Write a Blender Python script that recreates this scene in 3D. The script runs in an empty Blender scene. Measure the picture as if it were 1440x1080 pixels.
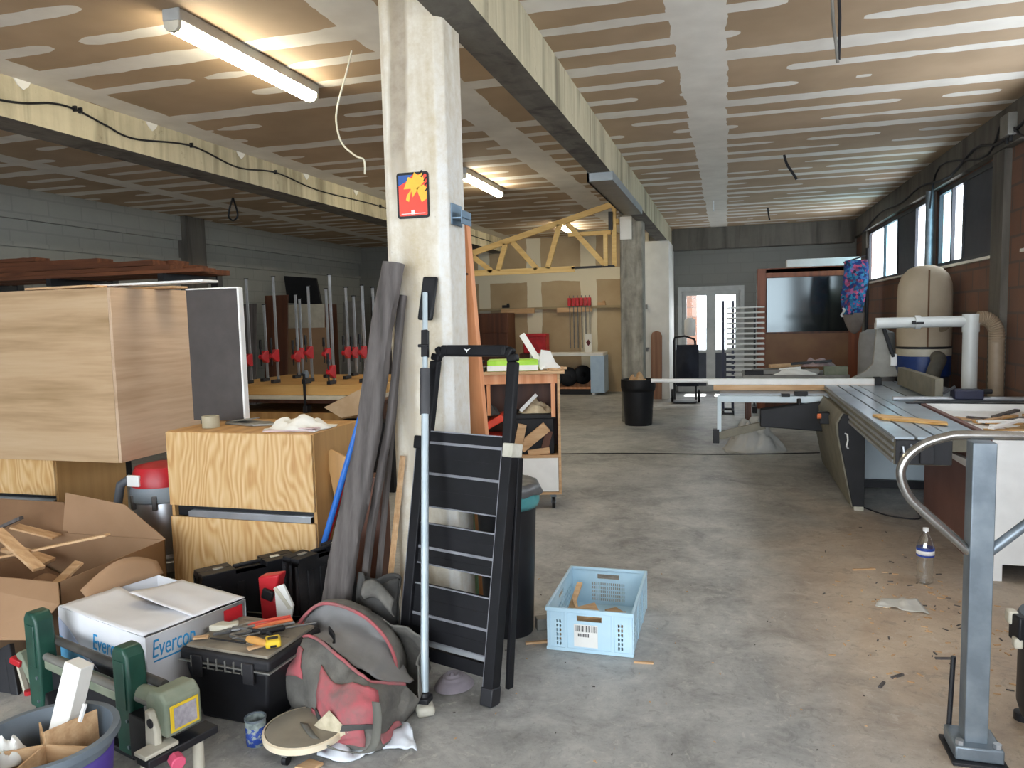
import bpy, bmesh, math, random
from mathutils import Vector, Matrix, Euler, noise
random.seed(7)
PI = math.pi
SC = bpy.context.scene
COL = SC.collection
V = Vector

# ---------------------------------------------------------------- mesh helper
class MB:
    """collects shapes; build() links them as ONE mesh object"""
    def __init__(s, xf=None):
        s.v = []; s.f = []; s.m = []; s.xf = xf
    def add(s, vs, fs, mi=0, xf=None):
        n = len(s.v)
        for p in vs:
            p = V(p)
            if xf is not None: p = xf @ p
            if s.xf is not None: p = s.xf @ p
            s.v.append(p)
        for f in fs:
            s.f.append([i + n for i in f]); s.m.append(mi)
        return s
    def bx(s, x0, x1, y0, y1, z0, z1, mi=0, xf=None):
        vs = [(x0,y0,z0),(x1,y0,z0),(x1,y1,z0),(x0,y1,z0),(x0,y0,z1),(x1,y0,z1),(x1,y1,z1),(x0,y1,z1)]
        return s.add(vs, [(0,3,2,1),(4,5,6,7),(0,1,5,4),(1,2,6,5),(2,3,7,6),(3,0,4,7)], mi, xf)
    def box(s, c, d, rot=(0,0,0), mi=0):
        xf = Matrix.Translation(c) @ Euler(rot).to_matrix().to_4x4()
        return s.bx(-d[0]/2, d[0]/2, -d[1]/2, d[1]/2, -d[2]/2, d[2]/2, mi, xf)
    def bar(s, a, b, w, h, up=(0,0,1), mi=0, w2=None):
        """rectangular bar from a to b, w across, h along up"""
        a, b = V(a), V(b); d = (b-a).normalized(); u = V(up); x = d.cross(u)
        if x.length < 1e-5: x = d.cross(V((0,1,0)))
        x.normalize(); u = x.cross(d).normalized(); k = (w2 or w)/w
        vs = []
        for p, q in ((a,1),(b,k)):
            for i, j in ((-1,-1),(1,-1),(1,1),(-1,1)):
                vs.append(p + x*(i*w/2*q) + u*(j*h/2))
        return s.add(vs, [(0,1,2,3),(7,6,5,4),(0,4,5,1),(1,5,6,2),(2,6,7,3),(3,7,4,0)], mi)
    def tube(s, pts, r, n=10, closed=False, mi=0):
        pts = [V(p) for p in pts]; N = len(pts)
        rs = r if isinstance(r, (list,tuple)) else [r]*N
        vs = []; fs = []; prev = None
        for i, p in enumerate(pts):
            if closed: t = pts[(i+1)%N] - pts[i-1]
            else: t = pts[min(i+1,N-1)] - pts[max(i-1,0)]
            t.normalize()
            if prev is None:
                x = t.cross(V((0,0,1)))
                if x.length < .05: x = t.cross(V((0,1,0)))
            else:
                x = prev - t*prev.dot(t)
            x.normalize(); prev = x; y = t.cross(x)
            for k in range(n):
                a = 2*PI*k/n
                vs.append(p + x*(math.cos(a)*rs[i]) + y*(math.sin(a)*rs[i]))
        for i in range(N if closed else N-1):
            j = (i+1) % N
            for k in range(n):
                l = (k+1) % n
                fs.append((i*n+k, i*n+l, j*n+l, j*n+k))
        if not closed:
            fs.append(tuple(range(n))[::-1]); fs.append(tuple(range((N-1)*n, N*n)))
        return s.add(vs, fs, mi)
    def cyl(s, a, b, r, r2=None, n=20, mi=0):
        return s.tube([a, b], [r, r if r2 is None else r2], n, mi=mi)
    def lathe(s, prof, c=(0,0,0), n=28, mi=0, xf=None, sx=1, sy=1, cap=True):
        vs = []; fs = []; N = len(prof)
        for r, z in prof:
            for k in range(n):
                a = 2*PI*k/n
                vs.append((c[0]+r*math.cos(a)*sx, c[1]+r*math.sin(a)*sy, c[2]+z))
        for i in range(N-1):
            for k in range(n):
                l = (k+1) % n
                fs.append((i*n+k, i*n+l, (i+1)*n+l, (i+1)*n+k))
        if cap and prof[0][0] > 1e-4: fs.append(tuple(range(n))[::-1])
        if cap and prof[-1][0] > 1e-4: fs.append(tuple(range((N-1)*n, N*n)))
        return s.add(vs, fs, mi, xf)
    def prism(s, poly, vec, mi=0):
        n = len(poly); vec = V(vec); p = [V(q) for q in poly]
        fs = [tuple(range(n)), tuple(range(n, 2*n))[::-1]]
        for i in range(n):
            j = (i+1) % n; fs.append((i, j, n+j, n+i))
        return s.add(p + [q+vec for q in p], fs, mi)
    def grid(s, fn, nu, nv, mi=0, cu=False):
        vs = [fn(i/nu, j/nv) for j in range(nv+1) for i in range(nu+1)]
        fs = [(j*(nu+1)+i, j*(nu+1)+i+1, (j+1)*(nu+1)+i+1, (j+1)*(nu+1)+i) for j in range(nv) for i in range(nu)]
        return s.add(vs, fs, mi)
    def holes(s, u0, u1, v0, v1, t, hs, fn, mi=0):
        """plate with rectangular holes; fn(u,v,w) -> point, w in 0..t"""
        us = sorted({u0,u1,*[h[0] for h in hs],*[h[1] for h in hs]}); vv = sorted({v0,v1,*[h[2] for h in hs],*[h[3] for h in hs]})
        nu, nv = len(us)-1, len(vv)-1
        def solid(i, j):
            if not (0 <= i < nu and 0 <= j < nv): return False
            mu, mv = (us[i]+us[i+1])/2, (vv[j]+vv[j+1])/2
            return not any(h[0] < mu < h[1] and h[2] < mv < h[3] for h in hs)
        for i in range(nu):
            for j in range(nv):
                if not solid(i, j): continue
                a, b, c, d = us[i], us[i+1], vv[j], vv[j+1]
                vs = [fn(a,c,0),fn(b,c,0),fn(b,d,0),fn(a,d,0),fn(a,c,t),fn(b,c,t),fn(b,d,t),fn(a,d,t)]
                fs = [(0,3,2,1),(4,5,6,7)]
                if not solid(i,j-1): fs.append((0,1,5,4))
                if not solid(i+1,j): fs.append((1,2,6,5))
                if not solid(i,j+1): fs.append((2,3,7,6))
                if not solid(i-1,j): fs.append((3,0,4,7))
                s.add(vs, fs, mi)
        return s
    def build(s, name, mat, parent=None, smooth=True, bevel=0, seg=2, solid=0, sub=0, weld=1e-5, ang=35):
        me = bpy.data.meshes.new(name)
        bm = bmesh.new(); vs = [bm.verts.new(p) for p in s.v]
        for f, mi in zip(s.f, s.m):
            try:
                fc = bm.faces.new([vs[i] for i in f]); fc.material_index = mi
            except ValueError: pass
        if weld: bmesh.ops.remove_doubles(bm, verts=bm.verts, dist=weld)
        bmesh.ops.recalc_face_normals(bm, faces=bm.faces)
        if smooth:
            for f in bm.faces: f.smooth = True
            for e in bm.edges:
                if len(e.link_faces) == 2 and e.calc_face_angle(0) > math.radians(ang): e.smooth = False
        bm.to_mesh(me); bm.free()
        ms = mat if isinstance(mat, (list,tuple)) else [mat]
        for m in ms: me.materials.append(m)
        o = bpy.data.objects.new(name, me); COL.objects.link(o)
        if parent is not None:
            o.parent = parent
            o.matrix_parent_inverse = Matrix(parent['_m']).inverted() if '_m' in parent else Matrix.Identity(4)
        if sub:
            m = o.modifiers.new('sub', 'SUBSURF'); m.levels = sub; m.render_levels = sub
        if solid:
            m = o.modifiers.new('sol', 'SOLIDIFY'); m.thickness = solid; m.offset = 0
        if bevel:
            m = o.modifiers.new('bev', 'BEVEL'); m.width = bevel; m.segments = seg; m.limit_method = 'ANGLE'; m.angle_limit = math.radians(40)
        return o

def tag(o, label, cat, group=None):
    o['label'] = label; o['category'] = cat
    if group: o['group'] = group
    return o
def thing(name, label, cat, loc=(0,0,0), rz=0, group=None):
    """an Empty at the thing's base; its parts are built in room coordinates"""
    o = bpy.data.objects.new(name, None); COL.objects.link(o)
    o.location = loc; o.rotation_euler = (0,0,rz); o.empty_display_size = .1
    M = Matrix.Translation(loc) @ Matrix.Rotation(rz, 4, 'Z')
    o['_m'] = [list(r) for r in M]
    return tag(o, label, cat, group)
def clean():
    for o in bpy.data.objects:
        if '_m' in o: del o['_m']
def solo(name, mb, mat, label, cat, group=None, loc=None, **kw):
    o = mb.build(name, mat, None, **kw)
    if loc is not None: recenter(o, loc)
    return tag(o, label, cat, group)
def recenter(o, loc):
    o.data.transform(Matrix.Translation(-V(loc))); o.location = loc
def swing(names0, pivot, ang):
    R_ = Matrix.Translation(pivot) @ Matrix.Rotation(ang,4,'Z') @ Matrix.Translation(-V(pivot))
    for o in bpy.data.objects:
        if o.name in names0 or o.parent is not None: continue
        o.location = R_ @ o.location; o.rotation_euler.z += ang
def struct(name, mb, mat, parent=None, **kw):
    o = mb.build(name, mat, parent, **kw)
    if parent is None: o['kind'] = 'structure'
    return o
def L4(p, q, t): return V(p)*(1-t) + V(q)*t
def fr(o, x, y, z):
    """frame: origin and three axes"""
    x, y, z = V(x), V(y), V(z)
    return Matrix(((x.x,y.x,z.x,o[0]),(x.y,y.y,z.y,o[1]),(x.z,y.z,z.z,o[2]),(0,0,0,1)))
def rotz(loc, a): return Matrix.Translation(loc) @ Matrix.Rotation(a, 4, 'Z')
def nz(p, s=1.0, k=0.0): return noise.noise(V(p)*s + V((k,k*1.7,k*.3)))

# ---------------------------------------------------------------- materials
def lin(h):
    if isinstance(h, str):
        h = h.lstrip('#'); h = [int(h[i:i+2],16)/255 for i in (0,2,4)]
    return tuple((c/12.92 if c <= .04045 else ((c+.055)/1.055)**2.4) for c in h) + (1,)
class G:
    def __init__(s, name):
        s.mat = bpy.data.materials.new(name); s.mat.use_nodes = True
        s.t = s.mat.node_tree; s.t.nodes.clear()
        s.out = s.n('ShaderNodeOutputMaterial'); s.b = s.n('ShaderNodeBsdfPrincipled')
        s.l(s.b.outputs[0], s.out.inputs[0])
        s.co = s.n('ShaderNodeTexCoord').outputs['Object']
    def n(s, t, **k):
        x = s.t.nodes.new(t)
        for a, b in k.items(): setattr(x, a, b)
        return x
    def l(s, a, b): s.t.links.new(a, b)
    def set(s, sock, v):
        if hasattr(v, 'links'): s.l(v, sock)
        else: sock.default_value = v
    def m(s, op, a, b=0.0, c=None):
        x = s.n('ShaderNodeMath', operation=op); s.set(x.inputs[0], a); s.set(x.inputs[1], b)
        if c is not None: s.set(x.inputs[2], c)
        return x.outputs[0]
    def sep(s, v=None):
        x = s.n('ShaderNodeSeparateXYZ'); s.l(v or s.co, x.inputs[0]); return x.outputs
    def comb(s, a, b, c):
        x = s.n('ShaderNodeCombineXYZ')
        for i, v in enumerate((a,b,c)): s.set(x.inputs[i], v)
        return x.outputs[0]
    def map(s, sc=(1,1,1), v=None, loc=(0,0,0)):
        x = s.n('ShaderNodeMapping'); s.l(v or s.co, x.inputs[0]); x.inputs['Scale'].default_value = sc; x.inputs['Location'].default_value = loc; return x.outputs[0]
    def noise(s, sc=5, det=4, v=None, dist=0, rough=.55):
        x = s.n('ShaderNodeTexNoise'); s.l(v or s.co, x.inputs['Vector'])
        x.inputs['Scale'].default_value = sc; x.inputs['Detail'].default_value = det; x.inputs['Distortion'].default_value = dist; x.inputs['Roughness'].default_value = rough
        return x.outputs[0]
    def ramp(s, f, stops):
        x = s.n('ShaderNodeValToRGB'); s.l(f, x.inputs[0]); e = x.color_ramp.elements
        while len(e) < len(stops): e.new(.5)
        for el, (p, c) in zip(e, stops):
            el.position = p; el.color = lin(c) if isinstance(c, str) else (c if isinstance(c, tuple) else (c,c,c,1))
        return x.outputs[0]
    def mix(s, f, a, b):
        x = s.n('ShaderNodeMix', data_type='RGBA'); s.set(x.inputs[0], f)
        s.set(x.inputs[6], lin(a) if isinstance(a, str) else a); s.set(x.inputs[7], lin(b) if isinstance(b, str) else b)
        return x.outputs[2]
    def step(s, v, lo, hi):
        x = s.n('ShaderNodeMapRange'); s.l(v, x.inputs[0]); x.inputs[1].default_value = lo; x.inputs[2].default_value = hi; return x.outputs[0]
    def bump(s, h, st=.2, d=.01):
        x = s.n('ShaderNodeBump'); s.l(h, x.inputs['Height']); x.inputs['Strength'].default_value = st; x.inputs['Distance'].default_value = d
        s.l(x.outputs[0], s.b.inputs['Normal'])
    def fin(s, col=None, rough=.6, metal=0, spec=None):
        if col is not None: s.set(s.b.inputs['Base Color'], lin(col) if isinstance(col, str) else col)
        s.set(s.b.inputs['Roughness'], rough); s.b.inputs['Metallic'].default_value = metal
        if spec is not None: s.b.inputs['Specular IOR Level'].default_value = spec
        return s.mat
def mat(name, c, c2=None, rough=.6, metal=0, sc=8, st=(1,1,1), bump=0, lo=.35, hi=.65, spec=None, bsc=None):
    g = G(name); v = g.map(st) if st != (1,1,1) else g.co
    f = g.noise(sc, 5, v)
    col = g.mix(g.step(f, lo, hi), c, c2 or c)
    if bump: g.bump(g.noise(bsc or sc*4, 3, v), bump, .01)
    return g.fin(col, rough, metal, spec)
def wood(name, c1, c2, c3=None, grain='Z', s=1.0, rough=.55, fig=.5):
    """boards: long streaks along the grain plus darker figure lines"""
    g = G(name); a = {'X':(.7,11,11),'Y':(11,.7,11),'Z':(11,11,.7)}[grain]
    v = g.map(tuple(k*s for k in a))
    n1 = g.noise(1.3, 6, v, dist=.4); n2 = g.noise(5.0, 3, v)
    w = g.n('ShaderNodeTexWave', wave_type='BANDS', bands_direction={'X':'Y','Y':'X','Z':'X'}[grain]); 
    b = {'X':(.9,6,6),'Y':(6,.9,6),'Z':(6,6,.9)}[grain]
    g.l(g.map(tuple(k*s for k in b)), w.inputs['Vector'])
    w.inputs['Scale'].default_value = .55; w.inputs['Distortion'].default_value = 7; w.inputs['Detail'].default_value = 2; w.inputs['Detail Scale'].default_value = .6
    f = g.m('ADD', g.m('MULTIPLY', n1, .6), g.m('MULTIPLY', n2, .25))
    f = g.m('ADD', f, g.m('MULTIPLY', g.m('SUBTRACT', w.outputs['Fac'], .5), fig*.35))
    col = g.ramp(f, [(.22, c2), (.45, c1), (.68, c3 or c1)])
    g.bump(n2, .08, .004)
    return g.fin(col, rough)
def glass(name, tint='#ffffff', refl=.02):
    g = G(name); tr = g.n('ShaderNodeBsdfTransparent'); tr.inputs[0].default_value = lin(tint)
    gl = g.n('ShaderNodeBsdfGlossy'); gl.inputs['Roughness'].default_value = .02
    lw = g.n('ShaderNodeLayerWeight'); lw.inputs[0].default_value = .25
    mx = g.n('ShaderNodeMixShader'); g.l(g.m('MULTIPLY_ADD', lw.outputs['Fresnel'], .09, refl), mx.inputs[0])
    g.l(tr.outputs[0], mx.inputs[1]); g.l(gl.outputs[0], mx.inputs[2]); g.l(mx.outputs[0], g.out.inputs[0])
    return g.mat
def emit(name, c, st):
    g = G(name); e = g.n('ShaderNodeEmission'); e.inputs[0].default_value = lin(c); e.inputs[1].default_value = st
    g.l(e.outputs[0], g.out.inputs[0]); return g.mat

# ---------------------------------------------------------------- room materials
CEIL, XL, XR, YB = 3.3, -8.2, 2.38, 15.8
def m_ceiling():
    g = G('plasterboard_ceiling'); x, y, z = g.sep()
    wob = g.m('MULTIPLY', g.m('SUBTRACT', g.noise(2.3, 4), .5), .09)
    yy = g.m('DIVIDE', g.m('SUBTRACT', y, 5.33), 1.195)
    dj = g.m('MULTIPLY', g.m('ABSOLUTE', g.m('SUBTRACT', g.m('FRACT', g.m('ADD', yy, .5)), .5)), 1.195)
    joint = g.m('LESS_THAN', g.m('ADD', dj, wob), .1)
    mask = joint
    for X, w in ((-.17,.165),(-1.98,.17),(-4.5,.14),(-6.9,.14)):
        d = g.m('ABSOLUTE', g.m('SUBTRACT', x, X)); mask = g.m('MAXIMUM', mask, g.m('LESS_THAN', g.m('ADD', d, g.m('MULTIPLY', wob, 1.2)), w))
    r = g.m('MULTIPLY', yy, 3.0); row = g.m('FLOOR', g.m('ADD', r, .5))
    dr = g.m('MULTIPLY', g.m('ABSOLUTE', g.m('SUBTRACT', g.m('FRACT', g.m('ADD', r, .5)), .5)), .4)
    tx = g.n('ShaderNodeTexNoise'); g.l(g.comb(g.m('MULTIPLY', x, 1.15), g.m('MULTIPLY', row, 5.37), 0.0), tx.inputs['Vector']); tx.inputs['Scale'].default_value = 1.0; tx.inputs['Detail'].default_value = 1.0
    hw = g.m('MULTIPLY', g.m('SQRT', g.step(tx.outputs[0], .455, .50)), .062)
    mask = g.m('MAXIMUM', mask, g.m('MULTIPLY', g.m('GREATER_THAN', hw, .02), g.m('LESS_THAN', g.m('ADD', dr, g.m('MULTIPLY', wob, .45)), hw)))
    tan = g.ramp(g.noise(1.2, 4), [(.35,'#9e866a'),(.65,'#b0977a')])
    wh = g.ramp(g.noise(3.0, 5), [(.3,'#d0cac0'),(.7,'#e4dfd6')])
    return g.fin(g.mix(mask, tan, wh), .75)
def m_backboard():
    g = G('plasterboard_wall'); x, y, z = g.sep()
    wob = g.m('MULTIPLY', g.m('SUBTRACT', g.noise(2.0, 4), .5), .08); mask = None
    for X, w in ((-5.15,.13),(-4.02,.16),(-2.83,.17),(-1.7,.12)):
        k = g.m('LESS_THAN', g.m('ADD', g.m('ABSOLUTE', g.m('SUBTRACT', x, X)), wob), w)
        mask = k if mask is None else g.m('MAXIMUM', mask, k)
    mask = g.m('MAXIMUM', mask, g.m('LESS_THAN', g.m('ADD', g.m('ABSOLUTE', g.m('SUBTRACT', z, 2.5)), wob), .13))
    tan = g.ramp(g.noise(1.5, 4), [(.35,'#a59071'),(.65,'#b29f81')])
    return g.fin(g.mix(mask, tan, '#d9d2bd'), .8)
def m_floor():
    g = G('concrete_floor'); x, y, z = g.sep()
    n1 = g.noise(.55, 6, dist=.6); n2 = g.noise(3.2, 9, rough=.72, dist=.5); n3 = g.noise(30, 3)
    n4 = g.noise(1.0, 6, g.map((1.1,.45,1)), dist=.8)
    f = g.m('ADD', g.m('ADD', g.m('MULTIPLY', n1, .42), g.m('MULTIPLY', n2, .48)), g.m('MULTIPLY', n3, .10))
    con = g.ramp(f, [(.38,'#6f6e6c'),(.46,'#92918e'),(.54,'#aaa9a5'),(.64,'#c0beb8')])
    # dusty sawdust drift beside the saw
    dx = g.m('DIVIDE', g.m('SUBTRACT', x, 1.05), .95); dy = g.m('DIVIDE', g.m('SUBTRACT', y, 4.3), 2.7)
    d = g.m('SQRT', g.m('ADD', g.m('MULTIPLY', dx, dx), g.m('MULTIPLY', dy, dy)))
    dust = g.step(g.m('ADD', d, g.m('MULTIPLY', g.m('SUBTRACT', n4, .5), 1.7)), 1.05, .25)
    col = g.mix(g.m('MULTIPLY', dust, .85), con, g.mix(g.step(n2,.35,.65), '#b39b83', '#cbb69c'))
    d2 = g.step(g.noise(.9, 7, g.map((1,1.3,1), loc=(3.1,.7,0)), dist=.5, rough=.65), .6, .72)
    col = g.mix(g.m('MULTIPLY', d2, .4), col, '#63625f')
    d3 = g.step(g.noise(3.4, 6, g.map((1,1,1), loc=(9,2,0))), .6, .7)
    col = g.mix(g.m('MULTIPLY', d3, .3), col, '#cfcabe')
    n5 = g.noise(75, 4, rough=.8); n6 = g.noise(11, 8, g.map((1,1,1), loc=(5,3,0)), dist=1.2, rough=.75)
    col = g.mix(g.m('MULTIPLY', g.step(n6, .56, .62), .28), col, '#5f5d59')
    col = g.mix(g.m('MULTIPLY', g.step(n6, .42, .36), .3), col, '#d6d1c6')
    col = g.mix(g.m('MULTIPLY', g.step(n5, .58, .66), .3), col, '#57534d')
    g.bump(n3, .12, .004)
    return g.fin(col, g.m('MULTIPLY_ADD', n2, .35, .36))
def m_concrete(name, c1, c2, stain, st=(3,3,.5)):
    g = G(name); n1 = g.noise(1.4, 6, g.map(st), dist=.5); n2 = g.noise(9, 6, rough=.7); n3 = g.noise(1.0, 4, g.map((4,4,.35), loc=(4,2,1)), dist=.8)
    col = g.mix(g.step(g.m('ADD', g.m('MULTIPLY', n1, .7), g.m('MULTIPLY', n2, .3)), .35, .62), c1, c2)
    col = g.mix(g.m('MULTIPLY', g.step(n3, .5, .68), .75), col, stain)
    col = g.mix(g.m('MULTIPLY', g.step(n2, .62, .72), .5), col, stain)
    g.bump(n2, .35, .012)
    return g.fin(col, .85)
def m_block(name, c1, c2, mortar, bw, bh, face, ms=.012, rough=.9, amount=1):
    g = G(name); x, y, z = g.sep()
    v = g.comb(x if face == 'Y' else y, z, 0.0)
    b = g.n('ShaderNodeTexBrick'); g.l(v, b.inputs['Vector']); b.inputs['Scale'].default_value = 1; b.inputs['Brick Width'].default_value = bw; b.inputs['Row Height'].default_value = bh
    b.inputs['Mortar Size'].default_value = ms; b.inputs['Color1'].default_value = lin(c1); b.inputs['Color2'].default_value = lin(c2); b.inputs['Mortar'].default_value = lin(mortar)
    n = g.noise(3, 6, rough=.7)
    col = g.mix(g.m('MULTIPLY', g.step(n, .35, .7), .5), b.outputs[0], mortar)
    g.bump(g.noise(14, 5), .3, .01)
    return g.fin(col, rough)
M = {}
M['floor'] = m_floor(); M['ceil'] = m_ceiling(); M['back'] = m_backboard()
def m_column():
    g = G('old_concrete_column'); x, y, z = g.sep()
    n1 = g.noise(1.4, 6, g.map((5,5,.6)), dist=.5); n2 = g.noise(16, 6, rough=.75); n3 = g.noise(3.0, 5, g.map((1,1,.5)))
    col = g.mix(g.step(g.m('ADD', g.m('MULTIPLY', n1, .6), g.m('MULTIPLY', n2, .4)), .38, .6), '#c2b499', '#dcd6c9')
    d = g.m('ABSOLUTE', g.m('ADD', g.m('SUBTRACT', x, -1.478), g.m('MULTIPLY', g.m('SUBTRACT', n3, .5), .09)))
    k = g.m('MULTIPLY', g.step(d, .055, .035), g.step(g.m('ADD', z, g.m('MULTIPLY', n3, .8)), 2.45, 2.9))
    k2 = g.m('MULTIPLY', g.step(g.m('ABSOLUTE', g.m('ADD', g.m('SUBTRACT', x, -1.45), g.m('MULTIPLY', g.m('SUBTRACT', n3, .5), .3))), .05, .02), g.step(z, 2.1, 1.6))
    col = g.mix(g.m('MULTIPLY', g.m('MAXIMUM', k, g.m('MULTIPLY', k2, .6)), g.m('MULTIPLY_ADD', n2, .9, .15)), col, '#7d684b')
    wp = g.m('MULTIPLY', g.step(g.m('ABSOLUTE', g.m('ADD', g.m('SUBTRACT', x, -1.272), g.m('MULTIPLY', g.m('SUBTRACT', n1, .5), .04))), .03, .015), g.step(z, 2.9, 2.3))
    col = g.mix(g.m('MULTIPLY', wp, g.m('MULTIPLY_ADD', n2, 1.2, -.1)), col, '#dfe1e2')
    col = g.mix(g.m('MULTIPLY', g.step(n2, .66, .72), .6), col, '#8d7a5e')
    g.bump(n2, .4, .012)
    return g.fin(col, .85)
M['column'] = m_column()
M['beam'] = m_concrete('shuttered_beam_concrete', '#aea489', '#c4ba9d', '#675e49', (5,9,.4))
M['column_dark'] = m_concrete('rough_grey_concrete', '#6f6b62', '#aaa496', '#4b4740', (4,4,1.6))
M['plaster'] = mat('white_plaster', '#dcdad2', '#e9e7e0', .8, sc=3)
M['block'] = m_block('grey_blockwork', '#96968f', '#9a9992', '#8d8d87', .5, .2, 'X')
M['block_b'] = m_block('grey_blockwork_end', '#7a7974', '#7d7c76', '#76756f', .5, .2, 'Y')
M['brick'] = m_block('red_clay_blocks', '#74503f', '#7d5a49', '#5d4f48', .42, .22, 'X')
M['darkcon'] = m_concrete('stained_dark_concrete', '#5b5750', '#6c675f', '#3e3b37', (3,3,.5))
M['frame_dark'] = mat('dark_window_frame', '#2d3038', rough=.5)
M['shutter'] = mat('navy_grey_panel', '#343843', '#3b3f4a', .6)
M['frame_grey'] = mat('grey_door_frame', '#a5a6a3', '#b0b1ae', .5)
M['pane'] = glass('clear_glass'); M['pane_b'] = glass('faint_blue_glass', '#d8eef2')
M['steel_grey'] = mat('grey_painted_steel', '#82888b', '#8f9598', .45, .3, sc=5)
M['ground'] = mat('pale_yard_concrete', '#abadaf', '#b6b8ba', .9, sc=1)

# ---------------------------------------------------------------- room shell
struct('floor', MB().bx(XL-.2, XR+.13, -3, YB+.2, -.2, 0), M['floor'])
struct('ceiling', MB().bx(XL-.2, XR+.13, -3, YB+.2, CEIL, CEIL+.25), M['ceil'])
struct('ground', MB().bx(-30, 30, -40, -3, -.25, -.02).bx(-30, 30, YB+.2, 40, -.25, -.02), M['ground'])
w = MB().bx(XL-.2, XL, -3, YB+.2, 0, CEIL); w.bx(XL, XL+.07, -3, YB, 2.93, CEIL).bx(XL, XL+.04, -3, YB, 2.6, 2.66)
struct('wall_left', w, M['block'])
struct('wall_pilaster', MB().bx(XL, XL+.16, 9.86, 10.3, 0, CEIL), M['darkcon'])
w = MB().bx(XR, XR+.13, -3, YB+.2, 0, 2.07).bx(XR, XR+.13, -3, YB+.2, 2.95, CEIL)
for a, b in ((-3,.2),(3.4,3.8),(7.2,7.95),(9.92,10.42),(14.42,YB+.2)): w.bx(XR, XR+.045, a, b, 2.07, 2.95)
struct('wall_right', w, M['brick'])
struct('wall_beam', MB().bx(XR-.08, XR, -3, YB, 2.97, CEIL).bx(XR-.05, XR, 10.05, 10.35, 2.05, 2.97).bx(XR-.05, XR, 14.45, 14.9, 0, 2.97).bx(XR-.06,XR,7.6,7.9,0,2.97), M['darkcon'])
struct('wall_back', MB().bx(XL, -.98, YB, YB+.2, 0, CEIL).bx(.32, XR, YB, YB+.2, 0, CEIL).bx(-.98, .32, YB, YB+.2, 2.15, CEIL), M['block_b'])
struct('wall_back_lining', MB().bx(-5.7, -1.56, YB-.03, YB, 0, CEIL), M['back'])
struct('wall_back_beam', MB().bx(-1.06, XR-.08, YB-.3, YB, 2.88, CEIL), M['darkcon'])
w = MB().bx(XL, -5.6, -3.2, -3, 0, CEIL).bx(2.2, XR, -3.2, -3, 0, CEIL).bx(-5.6, 2.2, -3.2, -3, 3.15, CEIL).bx(-3.2, -2.9, -3.2, -3, 0, 3.15)
struct('wall_front', w, M['block_b'])
M['soffit'] = m_concrete('blackened_soffit_concrete', '#57524b', '#6f6a61', '#37332e', (6,2,3))  # darker concrete tone, assigned to the beams' underside faces
def beam(x0,x1,y1,z0):
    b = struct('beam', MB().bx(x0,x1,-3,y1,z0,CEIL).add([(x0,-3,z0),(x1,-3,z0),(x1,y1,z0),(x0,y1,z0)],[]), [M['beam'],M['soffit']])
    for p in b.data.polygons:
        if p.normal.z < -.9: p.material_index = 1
for y in (4.13,5.33,6.52,7.72,8.91): struct('plaster_dab', MB().prism([(-4.629,y-.06,CEIL-.001),(-4.629,y+.07,CEIL-.001),(-4.629,y+.05,3.265),(-4.629,y+.01,3.235),(-4.629,y-.03,3.26)],(.008,0,0)), M['plaster'])
beam(-1.29,-1.08,15.5,2.98); beam(-4.95,-4.63,YB-.03,3.02)
c = .035
col = lambda x0,x1,y0,y1,z1,ch: MB().prism([(x0+ch,y0,0),(x1-ch,y0,0),(x1,y0+ch,0),(x1,y1,0),(x0,y1,0),(x0,y0+ch,0)], (0,0,z1))
struct('concrete_column', col(-1.575,-1.255,3.3,3.56,CEIL,c), M['column'], smooth=False, bevel=.008)
struct('concrete_column', col(-1.545,-1.205,11.25,11.58,CEIL,.02), M['column_dark'], smooth=False, bevel=.01)
struct('plastered_pillar', MB().bx(-1.56,-1.06,14.4,YB-.03,0,2.98), M['plaster'])
struct('steel_plate', MB().bx(-1.31,-1.06,7.3,9.9,2.9,2.985).bx(-1.31,-1.29,7.3,9.9,2.9,3.08), M['steel_grey'])
struct('steel_plate', MB().bx(-1.53,-1.36,11.2,11.25,2.72,3.05), M['plaster'])

def window(name, y0, y1, panes, panels, mull):
    t = bpy.data.objects.new(name, None); COL.objects.link(t); t.location = (XR, (y0+y1)/2, 2.07); t['kind'] = 'structure'
    t['_m'] = [list(r) for r in Matrix.Translation(t.location)]
    f = MB(); x0, x1 = XR-.012, XR+.024
    f.bx(x0,x1,y0,y1,2.07,2.115).bx(x0,x1,y0,y1,2.9,2.95)
    for y in mull: f.bx(x0,x1,y-.025,y+.025,2.07,2.95)
    struct('window_frame', f, M['frame_dark'], t)
    struct('window_sill', MB().bx(XR-.05,XR+.02,y0,y1,2.045,2.072), M['plaster'], t)
    for a, b, m in panes: struct('pane', MB().bx(XR+.012,XR+.015,a,b,2.11,2.905), M[m], t)
    for a, b in panels: struct('shutter_panel', MB().bx(XR+.002,XR+.022,a,b,2.1,2.92), M['shutter'], t)
window('window_1', 7.95, 9.92, [(8.95,9.38,'pane'),(9.38,9.87,'pane_b')], [(7.98,8.95)], (7.975,8.95,9.38,9.895))
window('window_2', 10.42, 14.42, [(10.46,11.05,'pane'),(12.12,13.1,'pane_b'),(13.1,14.38,'pane')], [(11.05,12.12)], (10.445,11.05,12.12,13.1,14.395))

window('window_3', .2, 3.4, [(.23,1.8,'pane'),(1.8,3.37,'pane')], [], (.225,1.8,3.375))  # two unseen windows, added to light the near floor, ladder and column side
window('window_4', 3.8, 7.2, [(3.83,5.5,'pane'),(5.5,7.17,'pane')], [], (3.825,5.5,7.175))

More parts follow.
